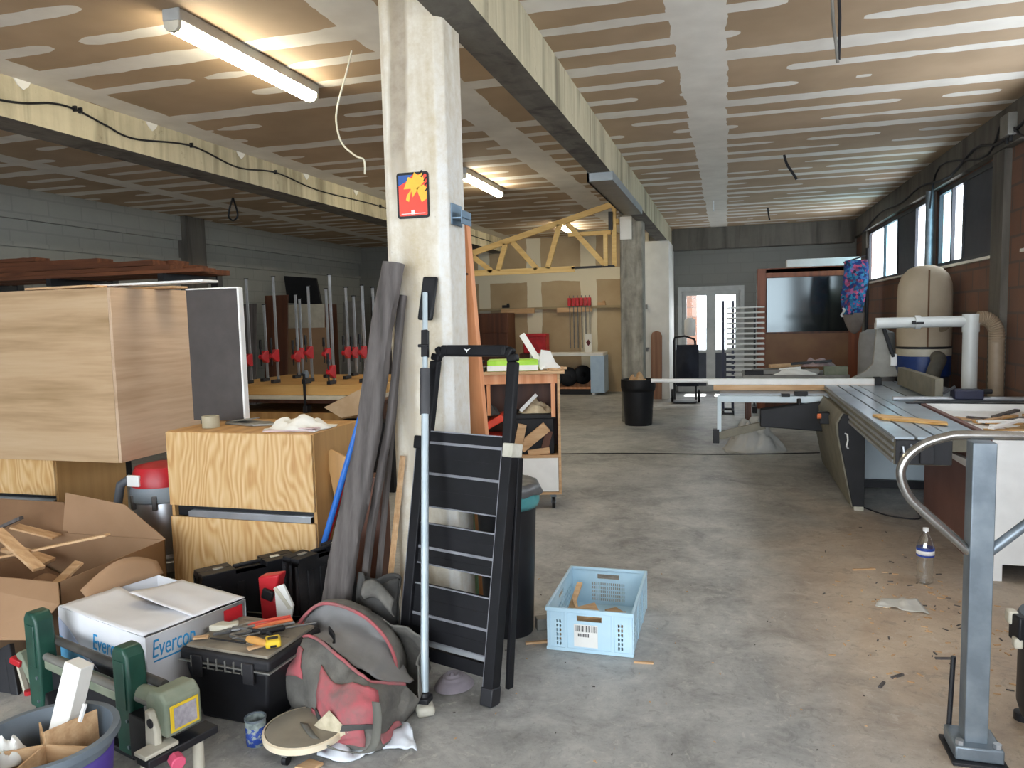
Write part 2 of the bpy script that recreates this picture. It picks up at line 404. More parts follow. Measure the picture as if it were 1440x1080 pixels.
t = bpy.data.objects.new('door_1', None); COL.objects.link(t); t.location = (-.33,YB,0); t['kind'] = 'structure'
t['_m'] = [list(r) for r in Matrix.Translation(t.location)]
struct('door_frame', MB().bx(-.98,-.9,YB-.04,YB+.1,0,2.15).bx(.24,.32,YB-.04,YB+.1,0,2.15).bx(-.9,.24,YB-.04,YB+.1,2.06,2.15), M['frame_grey'], t)
for a, b in ((-.9,-.33),(-.33,.24)):
    lf = MB().holes(a,b,0,2.06,.05,[(a+.09,b-.09,.86,1.97)], lambda u,v,w: (u,YB+w,v))
    l = struct('door_leaf', lf, M['frame_grey'], t)
    struct('pane', MB().bx(a+.085,b-.085,YB+.02,YB+.026,.85,1.98), M['pane'], l)
    struct('door_panel', MB().bx(a+.09,b-.09,YB-.006,YB,.12,.8), M['shutter'], l)
struct('yard_wall', MB().bx(-3.2,-.72,18.8,19,0,3), M['brick'])
struct('yard_wall', MB().bx(-6,8,28,28.2,0,1.1), M['ground'])

# ---------------------------------------------------------------- light
w = bpy.data.worlds.new('sky'); SC.world = w; w.use_nodes = True
bg = w.node_tree.nodes['Background']; bg.inputs[0].default_value = (.85,.93,1,1); bg.inputs[1].default_value = 4.2
def portal(loc, rot, sx, sy):
    d = bpy.data.lights.new('daylight_portal', 'AREA'); d.shape = 'RECTANGLE'; d.size = sx; d.size_y = sy; d.cycles.is_portal = True
    o = bpy.data.objects.new('daylight_portal', d); COL.objects.link(o); o.location = loc; o.rotation_euler = rot
portal((-1.7,-3.05,1.57), (PI/2,0,0), 7.8, 3.15)
portal((XR+.06,1.8,2.5), (0,PI/2,0), .9, 3.2)
portal((XR+.06,5.5,2.5), (0,PI/2,0), .9, 3.4)
portal((XR+.06,9.43,2.5), (0,PI/2,0), .9, 1.0)
portal((XR+.06,10.75,2.5), (0,PI/2,0), .9, .65)
portal((XR+.06,13.25,2.5), (0,PI/2,0), .9, 2.3)
portal((-.33,YB+.12,1.1), (-PI/2,0,0), 1.3, 2.1)
sd = bpy.data.lights.new('sun','SUN'); sd.energy = 14; sd.angle = .03; sd.color = (.97,.98,1)
so = bpy.data.objects.new('sun', sd); COL.objects.link(so); so.rotation_euler = (math.radians(-28),0,0)
SC.view_settings.view_transform = 'Standard'; SC.view_settings.look = 'None'; SC.view_settings.gamma = 1; SC.view_settings.exposure = 1.1
SC.view_settings.use_curve_mapping = False
SC.cycles.use_denoising = True
SC.cycles.max_bounces = 10; SC.cycles.diffuse_bounces = 6; SC.cycles.transparent_max_bounces = 16
SC.cycles.sample_clamp_indirect = 8

# ---------------------------------------------------------------- camera
yaw, pit, rol = (math.radians(a) for a in (16.17, 5.02, 1.41))
f = V((-math.sin(yaw)*math.cos(pit), math.cos(yaw)*math.cos(pit), -math.sin(pit))); r = V((math.cos(yaw), math.sin(yaw), 0)); d = f.cross(r)
r2 = r*math.cos(rol) + d*math.sin(rol); d2 = d*math.cos(rol) - r*math.sin(rol)
cd = bpy.data.cameras.new('camera'); cd.sensor_width = 36; cd.lens = 36*1050/1440; cd.clip_start = .05
cam = bpy.data.objects.new('camera', cd); COL.objects.link(cam)
cam.matrix_world = fr((0,0,1.6), r2, -d2, -f); SC.camera = cam

# ---------------------------------------------------------------- object materials
K = {}
def pine(name):
    g = G(name); x, y, z = g.sep()
    n0 = g.noise(1.6, 3, g.map((1.5,1.5,.45)))
    v = g.comb(g.m('ADD', g.m('MULTIPLY', x, 4.2), g.m('MULTIPLY', n0, 4.2)), g.m('MULTIPLY', y, 5.0), g.m('MULTIPLY', z, .12))
    w = g.n('ShaderNodeTexWave', wave_type='BANDS', bands_direction='X'); g.l(v, w.inputs['Vector']); w.inputs['Scale'].default_value = 1.6; w.inputs['Distortion'].default_value = 1.2; w.inputs['Detail'].default_value = 3; w.inputs['Detail Scale'].default_value = 1.2
    n2 = g.noise(4, 4, g.map((16,16,.7)))
    f = g.m('ADD', g.m('MULTIPLY', w.outputs['Fac'], .34), g.m('MULTIPLY', n2, .66))
    return g.fin(g.ramp(f, [(.2,'#b98a54'),(.4,'#c9a069'),(.58,'#d2ae7a'),(.8,'#dcbd90')]), .5)
K['oak'] = wood('pale_oak_veneer', '#bb9d7a', '#9a7d59', '#c8ad8b', 'X', 1.0, .5, .45)
K['oak_side'] = wood('pale_oak_veneer_side', '#c4a88d', '#ab8f72', '#d0b89e', 'Y', 1.0, .5, .4)
K['pine'] = pine('pine_plywood')
K['pine_side'] = wood('pine_plywood_side', '#b78d58', '#a37a48', '#c49a63', 'Z', .8, .5, .7)
K['pine_x'] = wood('pine_board', '#d3a563', '#b98845', '#e0b878', 'X', 1.0, .5, .7)
K['truss'] = wood('spruce_timber', '#dcb772', '#c89f5a', '#e8ca8d', 'X', 1.5, .6, .3)
K['offcut'] = wood('pale_offcut', '#c7a27a', '#ae875e', '#d8b892', 'X', 2.5, .7, .3)
K['orange'] = wood('reddish_board', '#dc9a6e', '#cb8353', '#e7b28c', 'Z', 1.0, .6, .5)
K['greyplank'] = wood('weathered_grey_plank', '#5c5654', '#423d3b', '#6d6765', 'Z', 1.6, .8, .5)
K['rough'] = wood('rough_red_lumber', '#6e4128', '#4a2a19', '#8a5535', 'X', 1.2, .85, .4)
K['brownpanel'] = mat('brown_laminate', '#6b4a41', '#74524a', .5)
K['darkbrown'] = wood('dark_brown_wood', '#5a3422', '#42251a', '#6c4129', 'Z', .8, .5, .4)
K['hutch'] = wood('red_brown_wood', '#8a4a2a', '#6e381f', '#9a5836', 'Z', .8, .45, .4)
K['card'] = mat('brown_cardboard', '#957557', '#a07f61', .85, sc=3, bump=.05)
K['card_in'] = mat('cardboard_inside', '#7b5c42', '#86664a', .9, sc=4)
K['black'] = mat('black_plastic', '#121215', '#1a1a1e', .5, sc=6, spec=.35)
K['blackdust'] = mat('dusty_black_plastic', '#18181b', '#3a393c', .65, sc=5, lo=.45, hi=.75, spec=.3)
K['lid'] = mat('dust_covered_lid', '#6a6359', '#9a9080', .9, sc=7)
K['ladder'] = mat('black_ladder_metal', '#0e0e11', '#17171b', .55, 0, sc=7, spec=.25)
K['ladder_edge'] = mat('worn_bright_edge', '#7c7d84', '#9a9ba1', .4, .6)
K['alu'] = mat('brushed_aluminium', '#a9adb3', '#bfc3c8', .35, .75, sc=6)
K['aluflat'] = mat('dull_aluminium', '#8f9296', '#9ea1a5', .5, .4, sc=6)
K['galv'] = mat('galvanised_steel', '#6f7982', '#88929a', .42, .55, sc=9)
K['chrome'] = mat('polished_tube', '#9a9894', '#b0aeaa', .22, .9)
K['white'] = mat('white_board', '#e4e4e2', '#ececea', .55)
K['whitepole'] = mat('pale_grey_pole', '#a4b2b9', '#b6c2c8', .4, .15)
K['rubberwhite'] = mat('dirty_white_rubber', '#c9c6ba', '#aaa697', .7, sc=12)
K['red'] = mat('red_plastic', '#c2222c', '#a81a24', .4)
K['redo'] = mat('orange_red_plastic', '#e0452a', '#cf3a22', .45)
K['redfab'] = mat('dusty_red_fabric', '#b05a60', '#7d6260', .92, sc=11, lo=.42, hi=.7, bump=.2)
K['greyfab'] = mat('dusty_grey_fabric', '#726f69', '#55534f', .92, sc=9, bump=.35)
K['lining'] = mat('grey_lining', '#7c7b7b', '#8d8c8c', .85, sc=5, bump=.2)
K['darkfab'] = mat('dark_grey_fabric', '#3c3b3a', '#4b4a48', .9, sc=8, bump=.3)
K['strap'] = mat('webbing_strap', '#5b5a54', '#68665f', .9)
K['blue'] = mat('blue_tube', '#2a6cc4', '#2a6cc4', .4)
K['ltblue'] = mat('pale_blue_plastic', '#abcbdd', '#bcd7e5', .45, sc=4)
K['green'] = mat('dark_green_paint', '#1f4a3d', '#173a30', .4, sc=8)
K['greygreen'] = mat('dusty_green_casting', '#6f7866', '#858a78', .7, sc=9)
K['cream'] = mat('cream_plastic', '#cfc9b8', '#bdb7a6', .5)
K['yellow'] = mat('yellow_plastic', '#e0c030', '#d8b426', .5)
K['pink'] = mat('pink_knob', '#e2607f', '#d34f70', .45)
K['bluegrey'] = mat('blue_grey_bucket', '#5c6670', '#6d7780', .5, sc=5)
K['purple'] = mat('purple_label', '#4a3590', '#4a3590', .5)
K['orangeh'] = mat('orange_grip', '#d8733f', '#c8602e', .5)
K['redh'] = mat('red_grip', '#cf4632', '#bd3a28', .5)
K['woodh'] = mat('wooden_handle', '#cf9a55', '#bf8840', .55)
K['toolsteel'] = mat('dull_tool_steel', '#5e5e5e', '#787776', .45, .6, sc=15)
K['paper'] = mat('white_paper', '#dcdbd6', '#e4e3df', .8)
K['textblue'] = mat('print_blue', '#2d8fc6', '#2d8fc6', .6)
K['skyblue'] = mat('print_light_blue', '#3f9fd8', '#6fb8e2', .6)
K['carton'] = mat('white_carton', '#d9dadf', '#e5e5e8', .7, sc=3)
K['rag'] = mat('white_rag', '#cdd2da', '#dbe0e6', .9, sc=5)
K['bin'] = mat('black_bin_plastic', '#14151a', '#1c1d23', .4)
K['binbag'] = mat('grey_bin_bag', '#4c4c4d', '#5f5f60', .35, sc=6)
K['teal'] = mat('teal_bin_bag', '#3f7f83', '#55989b', .35, sc=6)
K['cap'] = mat('lilac_grey_cloth', '#8c848a', '#79727a', .9, sc=9)
K['tin'] = mat('dusty_tin', '#66706f', '#97a19e', .75, sc=40)
K['tinband'] = mat('worn_blue_print', '#22408f', '#8d9794', .6, sc=55, lo=.5, hi=.56)
K['navy'] = mat('deep_blue_print', '#1f3f95', '#24479c', .5)
K['dolly'] = mat('grey_dolly_top', '#7d7568', '#8c8577', .8, sc=6)
K['dollyrim'] = mat('cream_dolly_rim', '#d8c9ae', '#e0d3bb', .6)
K['sheet'] = mat('dotted_cream_sheet', '#c8bda3', '#a89c82', .8, sc=22)
K['dark'] = mat('near_black_metal', '#15151a', '#1d1d22', .5)
K['brace'] = mat('grey_painted_bar', '#7c7a75', '#8c8a84', .5, .4, sc=8)
K['dustrod'] = mat('dark_dusty_rod', '#3c3a38', '#55524e', .6, .3, sc=8)
K['grass'] = mat('bright_green_pack', '#9ad62c', '#b4e24e', .5)
K['tape'] = mat('dusty_tape', '#b3a98f', '#a39a82', .6)

def crumple(name, c, rx, ry, h, m, label, cat, k=0, n=26, amp=.5, group=None):
    """a crumpled sheet lying in a heap"""
    mb = MB()
    def fn(u, v):
        a, b = u*2-1, v*2-1; rr = math.sqrt(a*a+b*b); 
        e = max(0, 1-rr**2.2)
        w = 1 + .18*nz((a*2,b*2,k), 1, k)
        z = h*e*(.55+amp*nz((a*2.4,b*2.4,k),1,k+3)+.35*abs(nz((a*5,b*5,k),1,k+5)))
        return (c[0]+a*rx*w*(1-.12*abs(b)), c[1]+b*ry*w*(1-.12*abs(a)), c[2]+.004+max(0,z))
    mb.grid(fn, n, n)
    o = solo(name, mb, m, label, cat, group, loc=c, solid=.004, ang=60)
    return o

# ---------------------------------------------------------------- oak cabinet, pine cabinets
t = thing('oak_cabinet', 'pale oak veneered cabinet lying across the pine units at far left', 'cabinet', (-4.5,4.1,.76))
mb = MB().bx(-5.6,-3.664,3.772,4.5,.76,.78).bx(-5.6,-3.664,3.772,4.5,1.83,1.85).bx(-5.6,-5.58,3.772,4.5,.78,1.83).bx(-5.58,-3.66,4.48,4.5,.78,1.83)
mb.build('carcass', K['oak_side'], t, bevel=.002)
MB().bx(-5.6,-3.664,3.75,3.77,.758,1.851).build('front_panel', K['oak'], t, bevel=.0015)
MB().bx(-3.662,-3.64,3.75,4.5,.76,1.85).build('side_panel', K['oak_side'], t, bevel=.0015)

def pine_unit(name, x0, x1, y0, y1, z0, z1, zh, label):
    t = thing(name, label, 'cabinet', ((x0+x1)/2,(y0+y1)/2,0))
    mb = MB().bx(x0,x0+.02,y0+.02,y1,z0,z1-.02).bx(x1-.02,x1,y0+.02,y1,z0,z1-.02).bx(x0,x1,y0+.02,y1,z1-.02,z1).bx(x0+.02,x1-.02,y0+.02,y1,z0,z0+.02).bx(x0+.02,x1-.02,y1-.01,y1,z0,z1)
    mb.build('carcass', K['pine_side'], t, bevel=.0015)
    MB().bx(x0+.04,x1-.04,y0+.08,y0+.1,0,z0).bx(x0+.04,x0+.06,y0+.1,y1-.03,0,z0).bx(x1-.06,x1-.04,y0+.1,y1-.03,0,z0).build('plinth', K['black'], t)
    a = MB().bx(x0+.004,x1-.004,y0,y0+.019,zh+.012,z1-.003).build('drawer', K['pine'], t, bevel=.0015)
    b = MB().bx(x0+.004,x1-.004,y0,y0+.019,z0+.003,zh-.055).build('drawer', K['pine'], t, bevel=.0015)
    h = MB().bx(x0+.13,x1-.03,y0+.001,y0+.006,zh-.052,zh-.02).bx(x0+.13,x1-.03,y0+.006,y0+.05,zh-.024,zh-.02)
    h.build('handle', K['alu'], b)
    MB().bx(x0+.02,x1-.02,y0+.05,y0+.06,zh-.06,zh+.02).build('handle_recess', K['black'], a)
    return t
pine_unit('pine_cabinet', -3.17, -2.2, 3.6, 4.17, .06, .99, .54, 'pine plywood two drawer cabinet right of the oak one, rags on its top')
pine_unit('pine_cabinet', -5.4, -4.24, 3.8, 4.4, .05, .757, .50, 'pine plywood drawer unit beneath the oak cabinet at the left edge')

t = thing('grey_cabinet_panel', 'dark grey panel with white edge standing on the pine cabinet', 'panel', (-3.1,4.08,.99))
MB().bx(-3.34,-2.96,4.06,4.079,.992,1.83).build('face', mat('dark_grey_laminate','#433e3c','#4c4644',.5), t)
MB().bx(-2.959,-2.945,4.055,4.1,.992,1.835).bx(-3.34,-2.959,4.055,4.1,1.831,1.84).build('edge_band', K['white'], t, bevel=.002)
mb = MB().lathe([(.034,0),(.05,0),(.05,.07),(.034,.07),(.034,0)], (-2.99,3.78,.991), 28)
solo('tape_roll', mb, K['tape'], 'dusty roll of tape on the pine cabinet before the grey panel', 'tape', loc=(-2.99,3.78,.991))
mb = MB().prism([(-2.98,3.9,.992),(-2.74,3.84,.992),(-2.62,3.9,.992),(-2.72,3.99,.992),(-2.95,4.03,.992)], (0,0,.012)).bar((-2.98,3.97,1.004),(-2.8,3.93,1.025),.1,.006)
solo('scrap_plate', mb, K['brace'], 'flat grey offcut plate on the pine cabinet beside the grey panel', 'plate', loc=(-2.8,3.94,.992), bevel=.002)
crumple('plastic_wrap', (-2.4,3.82,.99), .19, .15, .09, K['paper'], 'crumpled white wrapping heap on the right front corner of pine cabinet', 'wrapping', 4)
mb = MB().bar((-2.55,3.7,.994),(-2.24,3.74,1.0),.1,.006).bar((-2.5,3.76,1.0),(-2.23,3.7,1.012),.06,.005)
solo('folded_leaflet', mb, mat('pinkish_leaflet','#d5c3c6','#c9b4b8',.7), 'pale pinkish leaflet under the white wrapping on the pine cabinet', 'leaflet', loc=(-2.4,3.72,.992))
for i, (x0,x1,yy,z,m,lab) in enumerate(((-4.3,-3.75,3.82,1.853,'offcut','short pale strip lying along the oak cabinet top front edge'),(-4.0,-3.05,3.98,1.866,'white','long thin whitish board overhanging the right end of oak cabinet'),(-5.2,-3.5,4.25,1.853,'offcut','thin pale board at the back of the oak cabinet top'))):
    mb = MB().bar((x0,yy,z+.008),(x1,yy-.05,z+.008),.14,.013)
    solo('thin_board', mb, K[m], lab, 'board', loc=((x0+x1)/2,yy,z), bevel=.001)

# shop vacuum under the oak cabinet
t = thing('shop_vacuum', 'steel drum vacuum with red head tucked under the oak cabinet', 'vacuum', (-3.5,3.92,0))
c = (-3.5,3.92,0)
MB().lathe([(.1,.05),(.17,.06),(.175,.12),(.165,.13),(.175,.15),(.165,.17),(.175,.19),(.175,.5),(.17,.51)], c, 32).build('drum', K['alu'], t)
MB().lathe([(.18,.5),(.19,.51),(.19,.57),(.18,.6),(.1,.61)], c, 32).build('rim', K['steelring'] if 'steelring' in K else mat('grey_vac_ring','#7d8890','#8a949b',.5), t)
MB().lathe([(.178,.6),(.176,.66),(.15,.72),(.08,.735),(0,.736)], c, 32).build('motor_head', K['red'], t)
MB().box((-3.55,3.74,.65),(.09,.02,.07)).build('switch_panel', K['white'], t, bevel=.004)
for a in (-2.0,-1.1): 
    p = V((c[0]+.185*math.cos(a), c[1]+.185*math.sin(a), .51)); MB().box(p,(.03,.025,.09),(0,0,a+PI/2)).build('latch', K['toolsteel'], t, bevel=.004)
MB().tube([(-3.68,3.86,.64),(-3.74,3.83,.6),(-3.77,3.82,.45),(-3.76,3.82,.25),(-3.72,3.83,.05),(-3.7,3.84,.03)], .028, 12).build('hose', mat('grey_hose','#565a60','#63676d',.5), t)
for a in (.6,2.7,4.7):
    MB().lathe([(.03,0),(.03,.05)], (c[0]+.13*math.cos(a),c[1]+.13*math.sin(a),0), 14).build('caster', K['black'], t)

# ---------------------------------------------------------------- cardboard box
t = thing('cardboard_box', 'big open brown cardboard box at the left edge full of wood scraps', 'box', (-3.7,3.1,0))
B = MB()
x0,x1,y0,y1,h = -4.35,-3.06,2.72,3.42,.40
B.bx(x0,x1,y0,y0+.006,0,h).bx(x0,x1,y1-.006,y1,0,h).bx(x0,x0+.006,y0,y1,0,h).bx(x1-.006,x1,y0,y1,0,h).bx(x0,x1,y0,y1,0,.006)
B.build('body', K['card'], t)
MB().prism([(-3.749,3.425,0.641),(-3.328,3.425,0.588),(-3.063,3.425,0.403),(-3.1,3.425,0.177),(-3.3,3.425,0.035),(-3.828,3.425,0.218)], (0,.006,0)).build('flap', K['card'], t, smooth=False)
MB().prism([(-4.35,2.72,.4),(-3.06,2.72,.4),(-2.948,2.62,0.341),(-3.011,2.5,0.217),(-3.439,2.5,0.174),(-4.35,2.5,.2)], (0,-.006,.002)).build('flap', K['card'], t, smooth=False)
MB().prism([(-4.35,3.42,.4),(-3.75,3.42,.4),(-3.85,3.5,.56),(-4.35,3.5,.56)], (0,.006,0)).build('flap', K['card_in'], t, smooth=False)
for i,(a,b,wd,th,lab) in enumerate((((-3.918,3,0.351),(-3.031,3,0.553),.035,.012,'long pale lath lying across the open cardboard box'),((-3.951,3.3,0.514),(-4.351,3.3,0.355),.03,.02,'dark stick poking from the back left of the cardboard box'),((-3.772,3,0.537),(-3.383,2.9,0.383),.06,.018,'grey strip slanting over the left rim of the cardboard box'),((-3.433,2.95,0.21),(-3.388,3.15,0.338),.07,.015,'small brown offcut inside the cardboard box near its right wall'),((-3.955,3.2,0.367),(-3.709,3.25,0.284),.1,.02,'wide brown offcut lying inside the cardboard box at left'),((-4.01,3.3,0.46),(-3.755,3.35,0.397),.08,.012,'thin board leaning on the rear wall of the cardboard box'))):
    a=V(a); b=V(b)
    solo('wood_offcut', MB().bar(a,b,wd,th), K['offcut'] if i not in (1,) else K['greyplank'], lab, 'offcut', loc=(a+b)/2, bevel=.002)
mb = MB()
def heap(u,v): return (-4.3+u*1.2, 2.76+v*.62, .1+.22*max(0,.45+nz((u*4,v*3,0),1,2)*.8)*(1-.2*u))
mb.grid(heap,30,20); o = solo('cardboard_scraps', mb, K['card_in'], 'crumpled brown packing scraps filling the cardboard box', 'scraps', loc=(-3.7,3.07,.1), solid=.006); o['kind']='stuff'
# dark flat case the white carton stands on
solo('flat_case', MB().bx(-2.95,-2.3,2.55,2.95,0,.085), K['black'], 'flat black case on the floor under the white carton', 'case', loc=(-2.6,2.75,0), bevel=.01)

# white carton with blue print
A,Bp,Cc = V((-2.84,2.51,0)),V((-2.2,2.32,0)),V((-2.33,2.78,0))
ux = (Bp-A).normalized(); uy = V((-ux.y,ux.x,0)); Lx = (Bp-A).length; Ly = .47; hz = .295; zb = .087
F = fr((A.x,A.y,zb), ux, uy, (0,0,1))
t = thing('white_carton', 'torn white carton with blue lettering and a red stripe beside the tools', 'box', (-2.55,2.6,zb))
th=.005
w = MB(F).bx(0,Lx,0,th,0,hz).bx(0,Lx,Ly-th,Ly,0,hz).bx(0,th,th,Ly-th,0,hz).bx(Lx-th,Lx,th,Ly-th,0,hz).bx(0,Lx,0,Ly,0,th)
w.build('body', K['carton'], t, bevel=.003)
fp = lambda x,y,z: (x,y,z)
MB(F).grid(lambda u,v:(u*Lx*.96+.01, v*Ly*.58, hz+.004-.035*v*math.sin(PI*u)*(.6+.4*math.sin(u*5))+.004*nz((u*6,v*6,0),1)),16,10).build('front_flap', K['carton'], t, solid=.004)
MB(F).grid(lambda u,v:(Lx*.3+u*Lx*.695, Ly-v*Ly*.55, hz+.008+.004*v+.02*v*v*(1-u)+.006*nz((u*3,v*3,1),1)),14,12).build('back_flap', K['carton'], t, solid=.004)
MB(F).grid(lambda u,v:(.01-.05*v, .12+u*Ly*.8, hz+.09*v*(.3+math.sin(PI*u*.9))),12,4).build('side_flap', K['card'], t, solid=.004)
MB(F).bx(Lx+.0005,Lx+.002,Ly*.76,Ly*.96,.1,hz-.015).build('red_stripe', K['red'], t)
MB(F).prism([(0.0,-.001,.03),(.0,-.001,.17),(.10,-.001,.135),(.22,-.001,.10),(.34,-.001,.03)],(0,-.001,0)).build('blue_print', K['skyblue'], t)
MB(F).prism([(0.0,-.001,.172),(.0,-.001,.25),(.08,-.001,.215),(.2,-.001,.13),(.3,-.001,.08),(.22,-.001,.102),(.10,-.001,.137)],(0,-.001,0)).build('pale_print', mat('pale_violet_print','#b9c3e0','#c6d0e6',.7), t)
def text(s, parent, M4, size, m, ext=.0006, shear=0, sp=1.0):
    c = bpy.data.curves.new('lettering', 'FONT'); c.body = s; c.size = size; c.extrude = ext; c.shear = shear; c.space_character = sp
    tmp = bpy.data.objects.new('lettering', c); COL.objects.link(tmp); bpy.context.view_layer.update()
    me = bpy.data.meshes.new_from_object(tmp.evaluated_get(bpy.context.evaluated_depsgraph_get())); bpy.data.objects.remove(tmp)
    me.materials.clear(); me.materials.append(m); o = bpy.data.objects.new('lettering', me); COL.objects.link(o)
    o.parent = parent; o.matrix_parent_inverse = Matrix(parent['_m']).inverted() if '_m' in parent else Matrix.Identity(4); o.matrix_basis = M4
    return o
def onbox(x,y,z,ax,up,nrm,rot=0):
    o_ = F @ V((x,y,z)); R3 = F.to_3x3(); m = fr(o_, R3@V(ax), R3@V(up), R3@V(nrm)); return m @ Matrix.Rotation(rot,4,'Z')
text('Evercop', t, onbox(Lx+.002,.02,.203,(0,1,0),(0,0,1),(1,0,0),.0) @ Matrix.Diagonal((.56,1,1,1)), .105, K['textblue'], shear=.2)
text('Evercop', t, onbox(.27,-.002,.165,(1,0,0),(0,0,1),(0,-1,0),.0) @ Matrix.Diagonal((.75,1,1,1)), .1, K['textblue'], shear=.2)
MB(F).bar((Lx+.0015,.03,.187),(Lx+.0015,.28,.19),.002,.006).build('underline', K['textblue'], t)

# ---------------------------------------------------------------- toolbox with hand tools
A = V((-2.14,2.43,0)); ux = V((.44,-.03,0)).normalized(); uy = V((-ux.y,ux.x,0)); TB = fr((A.x,A.y,0), ux, uy, (0,0,1)); LX, LY, HZ = .44, .35, .325
t = thing('toolbox', 'large black plastic toolbox with hand tools scattered on its dusty lid', 'toolbox', (-1.92,2.6,0))
mb = MB(TB).add([(.06,.04,0),(LX-.06,.04,0),(LX-.06,LY-.03,0),(.06,LY-.03,0),(.015,.012,.245),(LX-.015,.012,.245),(LX-.015,LY-.012,.245),(.015,LY-.012,.245)],[(0,3,2,1),(4,5,6,7),(0,1,5,4),(1,2,6,5),(2,3,7,6),(3,0,4,7)])
mb.build('body', K['black'], t, bevel=.012)
MB(TB).bx(0,LX,0,LY,.255,.3).build('lid', K['blackdust'], t, bevel=.012, seg=3)
mb = MB(TB).bx(.02,LX-.02,.02,LY-.02,.3,.312)
for a in (.09,.19,.29): mb.bx(.05,LX-.05,a,a+.012,.312,.316)
mb.build('lid_top', K['lid'], t, bevel=.004)
mb = MB(TB).bx(-.004,LX+.004,-.004,LY+.004,.25,.256)
for i in range(7):
    a = .06+i*.042; mb.bx(a,a+.006,-.006,0,.235,.28).bx(a,a+.034,-.006,0,.235,.239)
mb.build('rim_ribs', K['brace'], t, bevel=.001)
for a in (.07,LX-.12): MB(TB).bx(a,a+.05,-.012,0,.2,.285).build('latch', K['blackdust'], t, bevel=.004)
MB(TB).tube([(.12,.5*LY,.318),(.13,.5*LY,.33),(LX-.13,.5*LY,.33),(LX-.12,.5*LY,.318)], .009, 8).build('carry_handle', K['black'], t)

def T(p): return TB @ V(p)
zt = .319
def pliers(a, ang, m1, m2, label, k=1.0, jaw='toolsteel'):
    k *= 1.25
    t = thing('pliers', label, 'pliers', T((a[0],a[1],zt)))
    X = TB @ rotz((a[0],a[1],zt), ang)
    hd = MB(X).prism([(-.012,0,.004),(.012,0,.004),(.014,-.02,.004),(.005,-.06*k,.004),(-.005,-.06*k,.004),(-.014,-.02,.004)],(0,0,.011)); hd.cyl((0,-.004,.002),(0,-.004,.018),.012,n=12)
    hd.build('jaws', K[jaw], t, bevel=.001)
    for s, m in ((-1,m1),(1,m2)):
        MB(X).tube([(s*.004,0,.01),(s*.014,.03,.01),(s*.02,.08*k,.01),(s*.015,.13*k,.01)],[.005,.009,.009,.007],8).build('grip', K[m], t)
def screwdriver(a, ang, m, label, L=.11):
    t = thing('screwdriver', label, 'screwdriver', T((a[0],a[1],zt)))
    X = TB @ rotz((a[0],a[1],zt), ang)
    MB(X).lathe([(.0,0),(.011,.004),(.014,.03),(.012,.06),(.014,.09),(.008,.1),(0,.1)], n=12, xf=Matrix.Translation((0,0,.014))@Matrix.Rotation(-PI/2,4,'X')).build('handle', K[m], t)
    MB(X).cyl((0,-L,.012),(0,0,.014),.004,n=8).build('blade', K['toolsteel'], t)
pliers((.17,.2), -.75, 'redh','redh', 'red handled pliers lying across the toolbox lid, rearmost tool', 1.15)
pliers((.215,.17), -.7, 'orangeh','toolsteel', 'orange and black handled pliers in the middle of the toolbox lid', 1.1)
pliers((.13,.15), -.65, 'toolsteel','toolsteel', 'dark steel pincers at the left of the toolbox lid', .9)
screwdriver((.275,.16), -.75, 'black', 'black handled screwdriver on the toolbox lid behind the chisel')
t = thing('chisel', 'wooden handled chisel lying along the front of the toolbox lid', 'chisel', T((.3,.1,zt)))
X = TB @ rotz((.27,.09,zt), 1.42-PI)
MB(X).lathe([(0,0),(.013,.002),(.016,.04),(.013,.09),(.011,.115),(0,.116)], n=14, xf=Matrix.Translation((0,0,.017))@Matrix.Rotation(-PI/2,4,'X')).build('handle', K['woodh'], t)
MB(X).bx(-.007,.007,-.1,0,.006,.016).build('blade', K['toolsteel'], t, bevel=.001)
t = thing('tape_measure', 'yellow tape measure on the right front corner of the toolbox lid', 'tape measure', T((.39,.1,zt)))
X = TB @ rotz((.385,.1,zt), .7)
MB(X).bx(-.03,.03,-.035,.035,0,.03).build('case', K['yellow'], t, bevel=.009, seg=3)
MB(X).bx(-.012,.012,-.036,-.03,.004,.014).bx(-.02,.02,-.012,.012,.03,.032).build('belt_clip', K['black'], t, bevel=.001)
t = thing('adjustable_clamp', 'pale dusty grip clamp on the left rear corner of the toolbox lid', 'clamp', T((.06,.2,zt)))
X = TB @ rotz((.085,.17,zt), .4)
MB(X).prism([(-.06,-.02,0),(.02,-.035,0),(.06,-.01,0),(.05,.03,0),(.02,.015,0),(-.02,.03,0)],(0,0,.028)).build('jaw', K['cream'], t, bevel=.005)
MB(X).cyl((.02,-.01,.014),(.11,-.045,.014),.008,n=10).build('screw', K['toolsteel'], t)
solo('metal_rod', MB().cyl(T((.3,.21,zt+.006)),T((.43,.33,zt+.006)),.004,n=8), K['toolsteel'], 'thin dark rod lying on the rear right of the toolbox lid', 'rod', loc=T((.36,.27,zt)))
solo('metal_rod', MB().cyl(T((.1,.07,zt+.005)),T((.27,.075,zt+.005)),.004,n=8), K['black'], 'thin black rod along the front edge of the toolbox lid', 'rod', loc=T((.18,.07,zt)))
for i,(x,y,a,lab) in enumerate(((.22,.235,.2,'small brown wedge by the red pliers on the toolbox lid'),(.33,.06,1.0,'small tan wood chip in front of the chisel on the toolbox lid'),(.05,.07,.5,'flat pale scrap on the front left of the toolbox lid'))):
    solo('wood_chip', MB(TB@rotz((x,y,zt),a)).bx(-.03,.03,-.014,.014,0,.007), K['offcut'], lab, 'wood chip', loc=T((x,y,zt)), bevel=.001)

